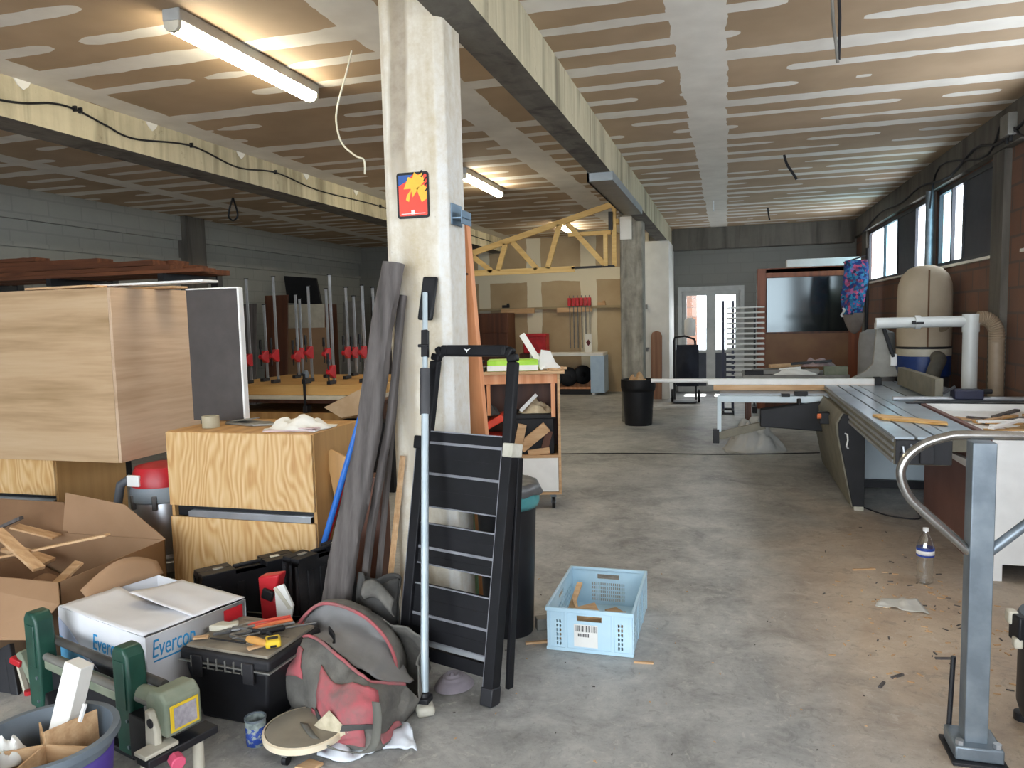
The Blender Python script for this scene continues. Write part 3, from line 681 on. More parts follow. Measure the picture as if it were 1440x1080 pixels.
# ---------------------------------------------------------------- black tool cases behind
def tool_case(label, a, b, th, h, dusty, loc, tilt=0):
    """upright clam-shell case; a->b along its base"""
    a, b = V(a), V(b); x = (b-a).normalized(); y = V((x.y,-x.x,0)); L = (b-a).length; X = fr(a, x, y, (0,0,1))
    t = thing('tool_case', label, 'tool case', loc)
    for s in (0,1):
        mb = MB(X)
        y0, y1 = (0.003, th/2-.002) if s == 0 else (th/2+.002, th-.003)
        mb.bx(0,L,y0,y1,.012,h-.03)
        for k in range(4): mb.bx(.05+k*(L-.14)/3, .09+k*(L-.14)/3, y0-.006 if s==0 else y1-.002, y0+.002 if s==0 else y1+.006, .04,h-.07)
        mb.bx(0,L*.34,y0,y1,h-.03,h).bx(L*.66,L,y0,y1,h-.03,h)
        mb.build('shell', K[dusty], t, bevel=.012, seg=3)
    MB(X).tube([(L*.34,th/2,h-.035),(L*.36,th/2,h-.006),(L*.64,th/2,h-.006),(L*.66,th/2,h-.035)], .011, 8).build('handle', K['black'], t)
    for k in (.2,.8): MB(X).bx(L*k-.025,L*k+.025,th/2-.014,th/2+.014,h-.006,h+.004).build('latch', K['cream'] if k > .5 else K['brace'], t, bevel=.003)
    MB(X).bx(.02,.06,.01,th-.01,0,.012).bx(L-.06,L-.02,.01,th-.01,0,.012).build('foot', K['black'], t)
    mb = MB(X)
    for k in range(3): mb.bx(-.006,0.002,.02+k*(th-.04)/2-.008,.02+k*(th-.04)/2+.008,.03,h-.04)
    mb.build('end_ribs', K[dusty], t, bevel=.002)
tool_case('black power tool case standing on edge against the pine drawers', (-2.66,3.16,0), (-2.37,3.57,0), .15, .345, 'black', (-2.5,3.36,0))
tool_case('dusty grey-black tool case standing on edge at the foot of the grey plank', (-2.17,3.22,0), (-2.05,3.58,0), .13, .43, 'blackdust', (-2.1,3.4,0))
t = thing('open_tool_case', 'open black case tray on the floor behind the toolbox', 'tool case', (-2.25,3.0,0))
MB().bx(-2.36,-2.0,2.86,3.14,0,.012).bx(-2.36,-2.0,2.86,2.875,.012,.16).bx(-2.36,-2.0,3.125,3.14,.012,.16).bx(-2.36,-2.345,2.875,3.125,.012,.16).bx(-2.015,-2.0,2.875,3.125,.012,.16).build('tray', K['blackdust'], t, bevel=.004)
MB().tube([(-2.3,3.0,.16),(-2.32,2.92,.25),(-2.27,2.9,.27),(-2.25,2.93,.25),(-2.23,3.0,.16)], .008, 8).build('bracket', K['brace'], t)
t = thing('red_sander', 'red hand tool standing in the open black case', 'hand tool', (-2.12,3.0,.013))
MB().prism([(-2.163,3,0.395),(-2.044,3,0.417),(-2.064,3,0.346),(-2.097,3,0.316),(-2.042,3,0.254),(-2.07,3.0,.02),(-2.15,3.0,.02),(-2.156,3,0.255)], (0,.07,0)).build('body', K['red'], t, bevel=.01, seg=3)
MB().box((-2.1,2.985,.32),(.06,.02,.05),(0,.3,0)).build('switch', K['black'], t, bevel=.006)
t = thing('folded_booklet', 'white booklet leaning against the red hand tool', 'booklet', (-2.03,2.93,.013))
MB().prism([(-2.051,2.97,0.365),(-2.004,2.97,0.383),(-1.956,2.97,0.283),(-2.022,2.97,.02),(-2.04,2.97,.02)], (0,.012,0)).build('cover', K['paper'], t)
MB().prism([(-2.055,2.965,0.36),(-2.039,2.965,0.371),(-1.961,2.965,0.271),(-1.977,2.965,0.263)], (0,.004,0)).build('spine', K['cream'], t)

# ---------------------------------------------------------------- sports bag
t = thing('sports_bag', 'worn grey and red sports bag lying open beside the toolbox', 'bag', (-1.45,2.6,0))
rimF = [(-1.802,2.7,0.234),(-1.646,2.62,0.312),(-1.473,2.54,0.279),(-1.325,2.5,0.222),(-1.233,2.62,0.154)]
mid  = [(-1.838,2.64,0.132),(-1.611,2.5,0.216),(-1.43,2.42,0.171),(-1.272,2.4,0.159),(-1.22,2.6,0.103)]
low  = [(-1.811,2.64,0.01),(-1.595,2.47,0.066),(-1.436,2.4,0.059),(-1.26,2.38,0.073),(-1.235,2.56,0.044)]
off = [(.02,.2,.05),(.04,.3,.03),(.05,.34,.02),(.06,.34,.03),(.0,.13,.02)]
def station(i):
    rf, md, lw, o = V(rimF[i]), V(mid[i]), V(low[i]), V(off[i])
    bz = max(.012, min(lw.z-.02, .1 if i < 2 else .015))
    bF = V((lw.x, lw.y+.05, bz)); rb = rf + o
    bB = V((rb.x, rb.y+.0, bz)); mB = V((rb.x+.01, rb.y+.07, (rb.z+bz)/2))
    return [rf, md, lw, bF, bB, mB, rb]
ST = [station(i) for i in range(5)]
def cat(P, t):
    """catmull-rom through a list"""
    n = len(P)-1; t = max(0, min(.9999, t))*n; i = int(t); f = t-i
    p0, p1, p2, p3 = P[max(i-1,0)], P[i], P[i+1], P[min(i+2,n)]
    return (p1*2 + (p2-p0)*f + (p0*2-p1*5+p2*4-p3)*f*f + (p1*3-p0-p2*3+p3)*f**3)*.5
def bagS(u, v, push=0.0):
    rows = [cat([ST[i][j] for i in range(5)], u) for j in range(7)]
    p = cat(rows, v)
    e = 1e-3; q = cat([cat([ST[i][j] for i in range(5)], min(u+e,1)) for j in range(7)], v)-p; w = cat(rows, v+e if v < .99 else v-e)-p
    if v >= .99: w = -w
    n = w.cross(q)
    if n.length > 0: n.normalize()
    c = sum((ST[i][3]+ST[i][6] for i in range(5)), V((0,0,0)))/10
    if n.dot(p-c) < 0: n = -n
    k = .018*nz(p,13,1)+.009*nz(p,34,2)+.018*math.sin(u*11+v*6)*math.sin(v*7)
    p = p + n*(k+push); p.z = max(p.z, .006)
    return p
body = MB(); NU, NV = 44, 40
body.grid(lambda u,v: bagS(u,v), NU, NV)
for e in (0,1):
    ring = [bagS(e, j/NV) for j in range(NV+1)]; cc = sum(ring, V((0,0,0)))/len(ring) + V((-.03 if e==0 else .015,0,0))
    prev = ring
    for s in (.7,.4,.0):
        nx = [cc + (p-cc)*s + V(((-.012 if e==0 else .014)*(1-s),0,0)) for p in ring]
        n0 = len(body.v); body.add(prev+nx, [(j,j+1,NV+2+j,NV+1+j) for j in range(NV)]); prev = nx
body.build('body', K['greyfab'], t, solid=.006, ang=80)
def patch(name, m, us, vs, push=.007, n=14):
    MB().grid(lambda u,v: bagS(us[0]+(us[1]-us[0])*u, vs[0]+(vs[1]-vs[0])*v + .02*math.sin(u*6), push), n, n).build(name, m, t, solid=.004, ang=80)
patch('side_pocket', K['redfab'], (.36,.78), (.09,.26))
patch('side_pocket', K['redfab'], (.0,.22), (.08,.2))
patch('lower_panel', K['redfab'], (.3,.7), (.28,.42))
patch('end_panel', K['redfab'], (.8,.97), (.33,.42))
patch('pocket_edge', K['darkfab'], (.36,.78), (.255,.285), .012)
trim = [bagS(i/30,.0)+V((0,-.004,.006)) for i in range(31)]
MB().tube(trim, .0065, 8).build('rim_piping', K['redfab'], t)
arcF = [V(p) for p in (rimF[0],(-1.809,2.74,0.255),(-1.782,2.8,0.325),(-1.693,2.82,0.377),(-1.532,2.82,0.346),(-1.408,2.8,0.268),(-1.337,2.76,0.178),(-1.305,2.68,0.121))]
back = [V(p)+V((.02,.09,0)) for p in arcF]
def lid(u,v):
    a = cat(arcF,u); e_ = math.sin(PI*min(1,max(0,u)))**.8; b = cat([V((p.x,p.y+.02,max(.03,p.z-.02))) for p in arcF],u) + V((.01,.14,-.08))*e_
    p = a*(1-v)+b*v + V((0,0,.035*math.sin(PI*v))); return p + V((0,1,.4))*(.01*nz(p,20,3))
MB().grid(lid,40,10).build('lid', K['greyfab'], t, solid=.006, ang=80)
MB().tube([cat(arcF,i/36)+V((0,-.004,0)) for i in range(37)], .0075, 8).build('lid_piping', K['redfab'], t)
def lining(u,v):
    a = cat(arcF, .06+.9*u); b = bagS(.04+.94*u, .02)
    p = (a+V((0,.03,-.012)))*(1-v) + (b+V((0,.05,-.012)))*v
    return p + V((0,.12,-.05))*math.sin(PI*min(1,v*1.02))*(.7+.3*nz((u*5,v*3,0),1)) + V((0,1,0))*(.02*nz(p,11,5))
MB().grid(lining,32,20).build('lining', K['lining'], t, solid=.004, ang=80)
MB().grid(lambda u,v: cat(arcF,.08+.2*u)*(1-v)+(bagS(.05+.17*u,0))*v + V((.03*v,-.01-.03*math.sin(PI*v),-.02)),10,10).build('end_gusset', K['redfab'], t, solid=.004)
MB().grid(lambda u,v: cat(arcF,.84+.1*u)*(1-v)+(bagS(.9+.08*u,0))*v + V((-.015,-.012,-.01)),8,8).build('end_gusset', K['redfab'], t, solid=.004)
sp = lambda pts, w=.034: MB().grid(lambda u,v: cat([V(p) for p in pts],u)+V(((v-.5)*w,-.012,0)),24,2)
sp([(-1.228,2.37,0.222),(-1.215,2.35,0.166),(-1.218,2.32,0.088),(-1.265,2.31,0.058),(-1.374,2.3,0.064),(-1.451,2.31,0.089),(-1.538,2.38,0.094)]).build('carry_strap', K['strap'], t, solid=.004)
MB().grid(lambda u,v: cat([V(p) for p in ((-1.599,2.7,0.323),(-1.563,2.68,0.298),(-1.566,2.66,0.266),(-1.596,2.64,0.245))],u)+V((.0,-.02,(v-.5)*.03)),12,2).build('buckle_strap', K['black'], t, solid=.006)
MB().prism([(-1.429,2.365,0.158),(-1.342,2.35,0.095),(-1.4,2.345,0.057),(-1.49,2.36,0.097)],(0,.003,.002)).build('sewn_label', K['sheet'], t)

# round dolly, rag, cup, pouch, small things
t = thing('round_dolly', 'round dusty dolly board on casters half under the sports bag', 'dolly', (-1.53,2.36,0))
MB().lathe([(0,.062),(.14,.062),(.148,.068),(.148,.082),(.142,.088),(0,.088)], (-1.53,2.36,0), 40).build('board', K['dolly'], t)
MB().lathe([(.146,.062),(.154,.064),(.154,.086),(.146,.089)], (-1.53,2.36,0), 40, cap=False).build('edge_band', K['dollyrim'], t)
for a in (-1.7,.4,2.4):
    c = V((-1.53+.11*math.cos(a),2.36+.11*math.sin(a),0)); k = MB().bx(c.x-.012,c.x+.012,c.y-.014,c.y+.014,.035,.062).build('caster', K['brace'], t, bevel=.002)
    MB().cyl(c+V((-.009,0,.02)),c+V((.009,0,.02)),.02,n=16).build('wheel', K['black'], k)
mb = MB()
def rag(u,v):
    a = cat([V(p) for p in ((-1.461,2.323,0),(-1.338,2.307,0),(-1.274,2.378,0),(-1.217,2.429,0),(-1.111,2.437,0))],u); b = cat([V(p) for p in ((-1.507,2.453,0),(-1.426,2.498,0),(-1.37,2.538,0),(-1.293,2.615,0),(-1.209,2.593,0))],u)
    p = a*(1-v)+b*v; p.z = .006 + .035*max(0,math.sin(PI*v)*(.4+nz((u*7,v*3,0),1,4))) + .02*max(0,nz((u*13,v*6,0),1,9)); return p
mb.grid(rag,40,14); solo('rag', mb, K['rag'], 'white cloth with dark stripes crumpled under the sports bag', 'cloth', loc=(-1.3,2.45,0), solid=.005, ang=70)
t = thing('paint_tin', 'small dusty tin with blue print standing in front of the toolbox', 'tin', (-1.735,2.345,0))
c = (-1.735,2.345,0)
MB().lathe([(0,0.001),(.034,0),(.036,.004),(.0385,.1),(.037,.1),(.0345,.008),(0,.008)], c, 32).build('can', K['tin'], t)
MB().lathe([(.0366,.004),(.0384,.075)], c, 32, cap=False).build('printed_band', K['tinband'], t, solid=.001)
MB().lathe([(.039,.098),(.0405,.1),(.0405,.108),(.037,.108)], c, 32, cap=False).build('rim', K['galv'], t)
mb = MB().prism([(-1.408,2.279,0.012),(-1.471,2.291,0.012),(-1.498,2.231,0.012),(-1.423,2.232,0.012)],(0,0,-.011)); solo('wood_chip', mb, K['offcut'], 'flat brown chip on the floor below the round dolly', 'wood chip', loc=(-1.47,2.28,0), bevel=.002)
t = thing('soft_pouch', 'dark grey soft tool pouch slumped behind the sports bag', 'pouch', (-1.55,3.02,0))
mb = MB(); c = V((-1.56,3.0,0))
def pouch(u,v):
    a = 2*PI*u; w = .13*(1-.25*v)*(1+.12*math.sin(3*a)); z = .43*v
    p = c + V((math.cos(a)*w, math.sin(a)*w*.45+.04*v, z)); return p + V((math.cos(a),math.sin(a),0))*(.035*nz(p,7,3)) + V((0,0,.05*v*nz((u*6,0,0),1,1)))
mb.grid(pouch,40,24); mb.build('body', K['darkfab'], t, solid=.006, ang=80)
mb = MB().grid(lambda u,v: V((-1.56,2.93,0.444))*(1-u)+V((-1.417,2.93,0.397))*u + V((0,-.03*math.sin(PI*v),-.08*v+.03*math.sin(4*u))),12,10); mb.build('flap', K['greyfab'], t, solid=.006, ang=80)
mb = MB(); c = V((-1.165,2.955,0))
def cap(u,v):
    a = 2*PI*u; r_ = v; z = .045*(1-r_**2.5)+.006*math.sin(r_*28)*(1-r_); return c+V((.085*r_*math.cos(a)*(1+.15*math.cos(a)),.1*r_*math.sin(a), .004+max(0,z)))
mb.grid(cap,32,14); solo('cloth_cap', mb, K['cap'], 'lilac grey striped cap lying on the floor inside the ladder feet', 'cap', loc=c, ang=60)

# ---------------------------------------------------------------- small green wood lathe / machine stand
A = V((-2.77,2.37,0)); x = V((.59,-.175,0)).normalized(); y = V((-x.y,x.x,0)); F2 = fr(A,x,y,(0,0,1)); D = .665
t = thing('bench_machine', 'green bench machine with two upright posts and twin rods, lower left', 'machine', A)
for u in (0.0, D):
    mb = MB(F2).prism([(u-.05,-.05,.02),(u+.05,-.05,.02),(u+.055,-.05,.22),(u+.045,-.05,.40),(u+.02,-.05,.43),(u-.035,-.05,.43),(u-.055,-.05,.40)],(0,.075,0))
    p = mb.build('upright', K['green'], t, bevel=.01, seg=3)
    MB(F2).bx(u-.03,u+.03,-.054,-.05,.2,.38).build('cover_plate', K['green'], p, bevel=.002)
    for z in (.06,.16): MB(F2).cyl((u+.03,-.056,z),(u+.03,-.05,z),.007,n=10).build('bolt', K['galv'], p)
for z,yy,r_,m in ((.29,.035,.017,'dustrod'),(.245,-.02,.016,'brace'),(.12,.03,.014,'dark')):
    MB(F2).cyl((-.02,yy,z),(D+.14,yy,z),r_,n=14).build('guide_rod', K[m], t)
MB(F2).bx(.05,D-.05,-.03,.03,.195,.235).build('bed', K['greygreen'], t, bevel=.006)
MB(F2).bx(.04,D-.04,-.02,.05,.04,.09).bx(-.03,D+.03,-.04,.06,.0,.022).build('base', K['dark'], t, bevel=.004)
mb = MB(F2).prism([(.1,-.07,.02),(.19,-.09,.02),(.2,-.09,.1),(.13,-.07,.13)],(0,.08,0)); mb.build('slide_block', K['dark'], t, bevel=.005)
mb = MB(F2).prism([(D+0.1700,-.06,.17),(D+0.2900,-.06,.17),(D+0.2900,-.06,.295),(D+0.2600,-.06,.325),(D+0.1900,-.06,.32),(D+0.1700,-.06,.29)],(0,.14,0)); mo = mb.build('motor_housing', K['greygreen'], t, bevel=.01, seg=3)
MB(F2).bx(D+0.2905,D+0.2940,-.045,.065,.185,.28).build('yellow_label', K['yellow'], mo, bevel=.001)
MB(F2).bx(D+0.2942,D+0.2960,-.032,.055,.195,.27).build('label_face', mat('label_grey','#a9a3a8','#8a858c',.6,sc=40), mo)
MB(F2).cyl((D+.04,.0,.25),(D+0.1800,.0,.26),.033,n=18).build('motor_neck', K['greygreen'], t)
mb = MB(F2).prism([(D+0.1900,-.085,.1),(D+0.2600,-.085,.1),(D+0.2600,-.085,.2),(D+0.2300,-.085,.265),(D+0.2000,-.085,.265)],(0,.028,0)); sb = mb.build('side_bracket', K['cream'], t, bevel=.008)
MB(F2).cyl((D+0.2350,-.088,.225),(D+0.2350,-.084,.225),.017,n=14).build('bracket_hole', K['dark'], sb)
MB(F2).bx(D+.05,D+.16,-.06,.05,.03,.2).build('dark_foot', K['dark'], t, bevel=.005)
MB(F2).bx(D+0.2300,D+0.3050,-.14,.13,.105,.135).build('tool_rest', K['dark'], t, bevel=.004)
MB(F2).bx(D+0.2250,D+0.2950,-.145,-.02,.135,.15).build('rest_clamp', K['cream'], t, bevel=.004)
mb = MB(F2).cyl((D+0.3100,-.05,.105),(D+0.3500,-.06,.1),.026,n=9); kn = mb.build('knob', K['pink'], t, bevel=.004); MB(F2).cyl((D+0.2600,-.04,.118),(D+0.3100,-.05,.105),.009,n=10).build('knob_screw', K['alu'], kn)
MB(F2).bar((D+0.2500,-.12,.12),(D+0.2600,-.15,.03),.022,.02).build('lever', K['cream'], t, bevel=.006)
MB(F2).cyl((D+0.2800,.06,.0),(D+0.2800,.06,.106),.02,n=12).build('rear_foot', K['cream'], t)
MB(F2).bx(.06,D-.06,-.01,.06,.024,.19).build('drive_housing', K['dark'], t, bevel=.008)
t = thing('hand_clamp', 'grey and red hand clamp leaning at the far left of the green machine', 'clamp', (-2.93,2.42,0))
MB().bar((-3.025,2.45,0.156),(-2.985,2.45,-0.004),.02,.012).build('bar', K['cream'], t)
MB().box((-3.014,2.44,0.145),(.06,.03,.03),(0,.3,0)).build('jaw', K['red'], t, bevel=.005)
MB().lathe([(0,0),(.018,.003),(.018,.03),(0,.033)], (-2.962,2.44,-0.012), 12).build('knob', K['red'], t)
MB().bar((-3.009,2.46,0.185),(-2.942,2.46,0.052),.045,.03).build('grip', K['greygreen'], t, bevel=.008)
solo('dark_slab', MB().bar((-3.175,2.5,0.16),(-3.052,2.42,-0.046),.025,.12,up=(1,0,0)).bar((-3.132,2.5,0.165),(-3.009,2.42,-0.024),.02,.04,up=(1,0,0)), K['dark'], 'dark metal slab standing at the far left edge of the photo', 'slab', bevel=.004)

# bucket with board dividers
t = thing('bucket', 'round blue grey tub with cardboard dividers in the lower left corner', 'bucket', (-2.04,1.72,0))
c = (-2.04,1.72,0)
MB().lathe([(0,.004),(.155,.0),(.16,.006),(.193,.335),(.205,.337),(.207,.325),(.211,.325),(.209,.347),(.189,.347),(.153,.012),(0,.012)], c, 48).build('tub', K['bluegrey'], t)
MB().lathe([(.1775,.17),(.1835,.23),(.189,.29)], c, 48, cap=False).build('label_band', K['purple'], t, solid=.001)
for i,(a,L_) in enumerate(((.15,.17),(1.25,.16),(2.5,.165),(3.75,.17),(4.95,.17))):
    X = rotz(c,a); MB(X).bx(0,L_,-.003,.003,.05,.315 if i!=1 else .355).build('divider', K['offcut'], t)
solo('white_post', MB().bar((-2.094,1.83,0.273),(-2.032,1.86,0.515),.07,.055,up=(0,-1,.2)), mat('white_primed_timber','#dfddd6','#e8e6e0',.6), 'short white painted timber post standing in the blue grey tub', 'post', bevel=.003)
solo('thin_stick', MB().bar((-1.985,1.8,0.352),(-1.979,1.82,0.402),.012,.008), K['white'], 'thin white stick beside the post in the tub', 'stick')
crumple('plastic_bag', (-2.15,1.68,.27), .06, .06, .09, K['paper'], 'crumpled clear white bag in the left of the tub', 'bag', 8)
solo('angle_iron', MB().bar((-1.983,2.122,0.003),(-2.028,2.14,0.223),.055,.006,up=(0,-1,.1)).bar((-1.958,2.137,0.003),(-2.012,2.16,0.22),.006,.045,up=(0,-1,.1)), K['brace'], 'grey angle iron leaning on the right end of the green machine', 'angle iron')

# ---------------------------------------------------------------- ladder folded against the column
bl, br_ = V((-1.41,2.965,0)), V((-.945,2.825,0)); tl, tr = V((-1.325,3.235,1.475)), V((-.862,3.1,1.475))
o_ = (bl+br_)/2; vv = ((tl+tr)/2-o_); HL = vv.length; vv.normalize(); uu = (br_-bl).normalized(); nn = uu.cross(vv).normalized(); uu = vv.cross(nn)
F3 = fr(o_, uu, vv, nn)      # x across, y up the ladder, z towards the room
if nn.y > 0: raise SystemExit('ladder normal')
t = thing('step_ladder', 'black folding step ladder leaning on the front concrete column', 'ladder', o_)
for s in (-1,1):
    r_ = MB(F3).bx(s*.235-.026,s*.235+.026,.02,1.08,-.035,.025).build('front_rail', K['ladder'], t, bevel=.004)
    MB(F3).bx(s*.235-.0255,s*.235-.0225,.03,1.07,.024,.0262).build('worn_edge', K['ladder_edge'], r_)
    MB(F3).bx(s*.235-.03,s*.235+.03,0,.075,-.038,.03).build('rubber_foot', K['dark'], r_, bevel=.005)
    MB(F3).bar((s*.262,.05,-.105),(s*.255,1.03,-.05),.02,.04,up=(0,0,1)).build('rear_leg', K['ladder'], t, bevel=.004)
    MB(F3).bx(s*.245-.03,s*.245+.022,1.03,1.09,-.055,.03).build('hinge', K['rubberwhite'] if s>0 else K['ladder'], t, bevel=.006)
pts = [(-.222,1.0,-.005),(-.212,1.44,-.005),(-.206,1.472,-.005),(-.18,1.487,-.005),(.18,1.487,-.005),(.206,1.472,-.005),(.214,1.44,-.005),(.224,1.0,-.005)]
h = MB(F3)
for a,b in zip(pts,pts[1:]): h.bar(a,b,.05,.034,up=(0,0,1))
hb = h.build('guard_loop', K['ladder'], t, bevel=.008, seg=3)
MB(F3).bx(-.15,.17,1.462,1.512,-.024,.014).build('hand_grip', K['ladder'], hb, bevel=.008)
MB(F3).prism([(-.045,1.495,.0145),(-.025,1.49,.0145),(-.005,1.495,.0145),(-.022,1.484,.0145),(-.024,1.475,.0145),(-.028,1.484,.0145)],(0,0,.001)).build('emblem', K['white'], hb)
def tread(y0,y1,name='tread'):
    a = MB(F3).bx(-.222,.222,y0,y1,-.028,.005).build(name, K['ladder'], t, bevel=.004)
    MB(F3).bx(-.22,.22,y0-.003,y0+.003,.004,.008).bx(-.22,.22,y1-.004,y1+.002,.004,.008).build('tread_edge', K['ladder_edge'], a)
    MB(F3).bx(-.215,.215,(y0+y1)/2-.002,(y0+y1)/2+.002,.005,.0065).build('tread_line', K['ladder'], a)
for a,b in ((1.065,1.115),(.925,1.06),(.775,.92),(.595,.70),(.52,.59),(.3,.43),(.19,.295)): tread(a,b, 'platform' if a > 1.06 else 'tread')
MB(F3).bx(-.222,.222,.1,.155,-.03,-.005).build('bottom_brace', K['ladder'], t, bevel=.003)
MB(F3).bx(-.222,.222,.165,.185,-.03,.0).build('brace_bar', K['aluflat'], t, bevel=.002)
# ---------------------------------------------------------------- telescopic prop pole
t = thing('support_pole', 'pale telescopic support pole with rubber feet standing before the ladder', 'pole', (-1.2,2.72,0))
a, b = V((-1.2,2.73,.05)), V((-1.352,3.255,1.78)); X = lambda k: a+(b-a)*k
MB().tube([a, X(.72)], .0165, 16).build('outer_tube', K['whitepole'], t)
MB().tube([X(.7), X(.97)], .012, 14).build('inner_tube', K['whitepole'], t)
MB().tube([X(.655), X(.77)], .023, 14).build('grip_sleeve', mat('dark_grey_sleeve','#3d3d40','#454548',.6), t)
MB().bar(X(.8), X(.87), .03, .03, up=(0,-1,0)).tube([X(.83)+V((-.03,-.01,0)),X(.83)+V((.02,-.01,0))],.008,8).build('trigger', K['black'], t, bevel=.005)
d_ = (b-a).normalized()
MB().box(X(.955)+V((.004,.024,0)),(.075,.022,.21),(-.28,.06,0)).build('top_pad', K['black'], t, bevel=.01)
MB().bar((-1.235,2.775,.022),(-1.165,2.665,.022),.075,.04).build('foot_pad', K['rubberwhite'], t, bevel=.015, seg=3)
MB().cyl((-1.2,2.72,.03),(-1.2,2.73,.075),.03,.02,16).box((-1.2,2.72,.05),(.06,.06,.025)).build('foot_joint', K['dark'], t, bevel=.004)
# planks beside the column
t = thing('weathered_plank', 'thick weathered grey plank leaning on the front of the column', 'plank', (-1.75,2.98,0))
def plank(a,b,w0,w1,th,seed,mb):
    a,b=V(a),V(b); d=(b-a).normalized(); x=V((1,-.25,0)); x=(x-d*x.dot(d)).normalized(); n=x.cross(d)
    def fn(u,v):
        c=a*(1-v)+b*v; w=(w0*(1-v)+w1*v)/2; ang=2*PI*u; s=math.copysign(abs(math.cos(ang))**.45,math.cos(ang)); q=math.copysign(abs(math.sin(ang))**.45,math.sin(ang))
        k=1+.16*nz((s*2,q*2,v*9),1,seed)+.08*nz((s*5,q*5,v*30),1,seed)
        return c + x*(s*w*k+.012*math.sin(v*9+seed)) + n*(q*th/2*(1+.2*nz((s,q,v*14),1,seed+4)))
    mb.grid(fn,28,60); n0=len(mb.v)
    for v in (0,1):
        ring=[fn(k/28,v) for k in range(28)]; mb.add(ring,[tuple(range(28))])
    return mb
plank((-1.79,2.985,.05),(-1.485,3.215,1.87),.155,.105,.055,3,MB()).build('board', K['greyplank'], t, ang=60)
t2 = plank((-1.68,3.05,.05),(-1.455,3.25,1.72),.04,.035,.03,8,MB())
solo('weathered_batten', t2, K['greyplank'], 'thin grey batten leaning just right of the thick grey plank', 'batten', ang=60)
solo('wood_stick', MB().bar((-1.63,3.1,.01),(-1.535,3.275,1.25),.022,.02), K['greyplank'], 'slim grey stick leaning on the left corner of the column', 'stick')
solo('wood_stick', MB().bar((-1.6,3.16,.01),(-1.51,3.28,.95),.03,.015), K['offcut'], 'short tan stick leaning low on the front of the column', 'stick')
t = thing('push_broom', 'blue handled broom leaning behind the grey plank', 'broom', (-2.2,3.45,0))
p1,p2=V((-2.196,3.64,0.322)),V((-1.963,3.69,1.025)); dd=(p2-p1).normalized(); a=p1-dd*((p1.z-.05)/dd.z); b=p2+dd*.12; m_=p1+dd*.06
MB().tube([a,m_],.012,12).build('handle_lower', K['blue'], t); MB().tube([m_-dd*.02,b],.017,12).build('handle_upper', K['blue'], t)
MB().box((a.x+.02,a.y+.06,.045),(.05,.2,.04)).build('head', K['blue'], t, bevel=.008); MB().box((a.x+.02,a.y+.06,.014),(.045,.19,.028)).build('bristles', K['darkfab'], t)
t = thing('red_pole', 'thin red pole leaning beside the blue broom handle', 'pole', (-2.1,3.71,0))
p1,p2=V((-2.13,3.7,0.525)),V((-2.002,3.72,0.908)); dd=(p2-p1).normalized(); a=p1-dd*((p1.z-.003)/dd.z)
MB().tube([a,p2],.009,10).build('shaft', K['red'], t); MB().tube([p2-dd*.02,p2+dd*.1],.013,10).build('grip', K['redh'], t)
mb = MB().prism([(-2.217,3.77,0.853),(-2.184,3.77,0.878),(-2.064,3.77,0.824),(-2.061,3.77,0.787),(-2.149,3.77,0.581),(-2.175,3.77,0.597)],(.0,.018,0))
solo('plywood_triangle', mb, K['pine_side'], 'triangular plywood offcut standing against the pine cabinet side', 'offcut', bevel=.003)
o=bpy.data.objects['plywood_triangle']
solo('offcut_support', MB().bx(-2.17,-1.9,3.79,3.92,0,.72), K['darkbrown'], 'dark brown board block on edge right of the pine cabinet', 'board', bevel=.004)
t = thing('red_board', 'tall reddish wooden board leaning beside the front column', 'board', (-1.3,3.75,0))
mb = MB().add([(-1.345,3.83,0),(-1.195,3.80,0),(-1.185,3.83,0),(-1.335,3.86,0),(-1.355,3.62,2.085),(-1.262,3.60,2.085),(-1.252,3.63,2.085),(-1.345,3.65,2.085)],[(0,3,2,1),(4,5,6,7),(0,1,5,4),(1,2,6,5),(2,3,7,6),(3,0,4,7)])
o_=mb.build('plank', K['orange'], t, bevel=.003); MB().cyl((-1.3,3.665,1.72),(-1.3,3.69,1.72),.008,n=10).cyl((-1.275,3.61,1.83),(-1.275,3.63,1.83),.006,n=8).build('knot', K['darkbrown'], o_)
solo('green_strip', MB().bar((-1.33,3.76,0),(-1.33,3.64,1.35),.05,.012,up=(0,1,0)), mat('faded_green_strip','#6f9a78','#87a88a',.6), 'faded green strip between the column and the reddish board', 'strip', bevel=.001)
t = thing('wall_bracket', 'small blue grey bracket on the right side of the front column', 'bracket', (-1.255,3.43,2.1))
MB().bx(-1.255,-1.247,3.36,3.5,2.05,2.15).bx(-1.247,-1.2,3.36,3.5,2.075,2.083).bx(-1.205,-1.2,3.36,3.5,2.05,2.115).build('plate', mat('blue_grey_steel','#6b8296','#7b90a2',.4,.3), t, bevel=.002)
# sign on the column
t = thing('metal_sign', 'red metal sign with yellow flames and blue corner on front column', 'sign', (-1.415,3.298,2.08))
C0 = V((-1.415,3.297,2.185)); S = lambda x,z,d: (C0.x+x, C0.y-d, C0.z+z)
def rr(w,h,c,d): 
    P=[]
    for sx,sz,a0 in ((1,1,0),(-1,1,90),(-1,-1,180),(1,-1,270)):
        for k in range(5):
            a=math.radians(a0+k*22.5); P.append(S(sx*(w/2-c)+c*math.cos(a), sz*(h/2-c)+c*math.sin(a), d))
    return P
MB().prism(rr(.162,.212,.014,0),(0,-.003,0)).build('plate', K['black'], t)
MB().prism(rr(.142,.188,.006,.003),(0,-.0006,0)).build('red_field', mat('sign_red','#f0452c','#e83c24',.45), t)
MB().prism([S(-.071,.094,.0037),S(-.0,.094,.0037),S(-.02,.07,.0037),S(-.071,.045,.0037)],(0,-.0006,0)).build('blue_corner', mat('sign_blue','#1c4f96','#1c4f96',.45), t)
fl_ = MB()
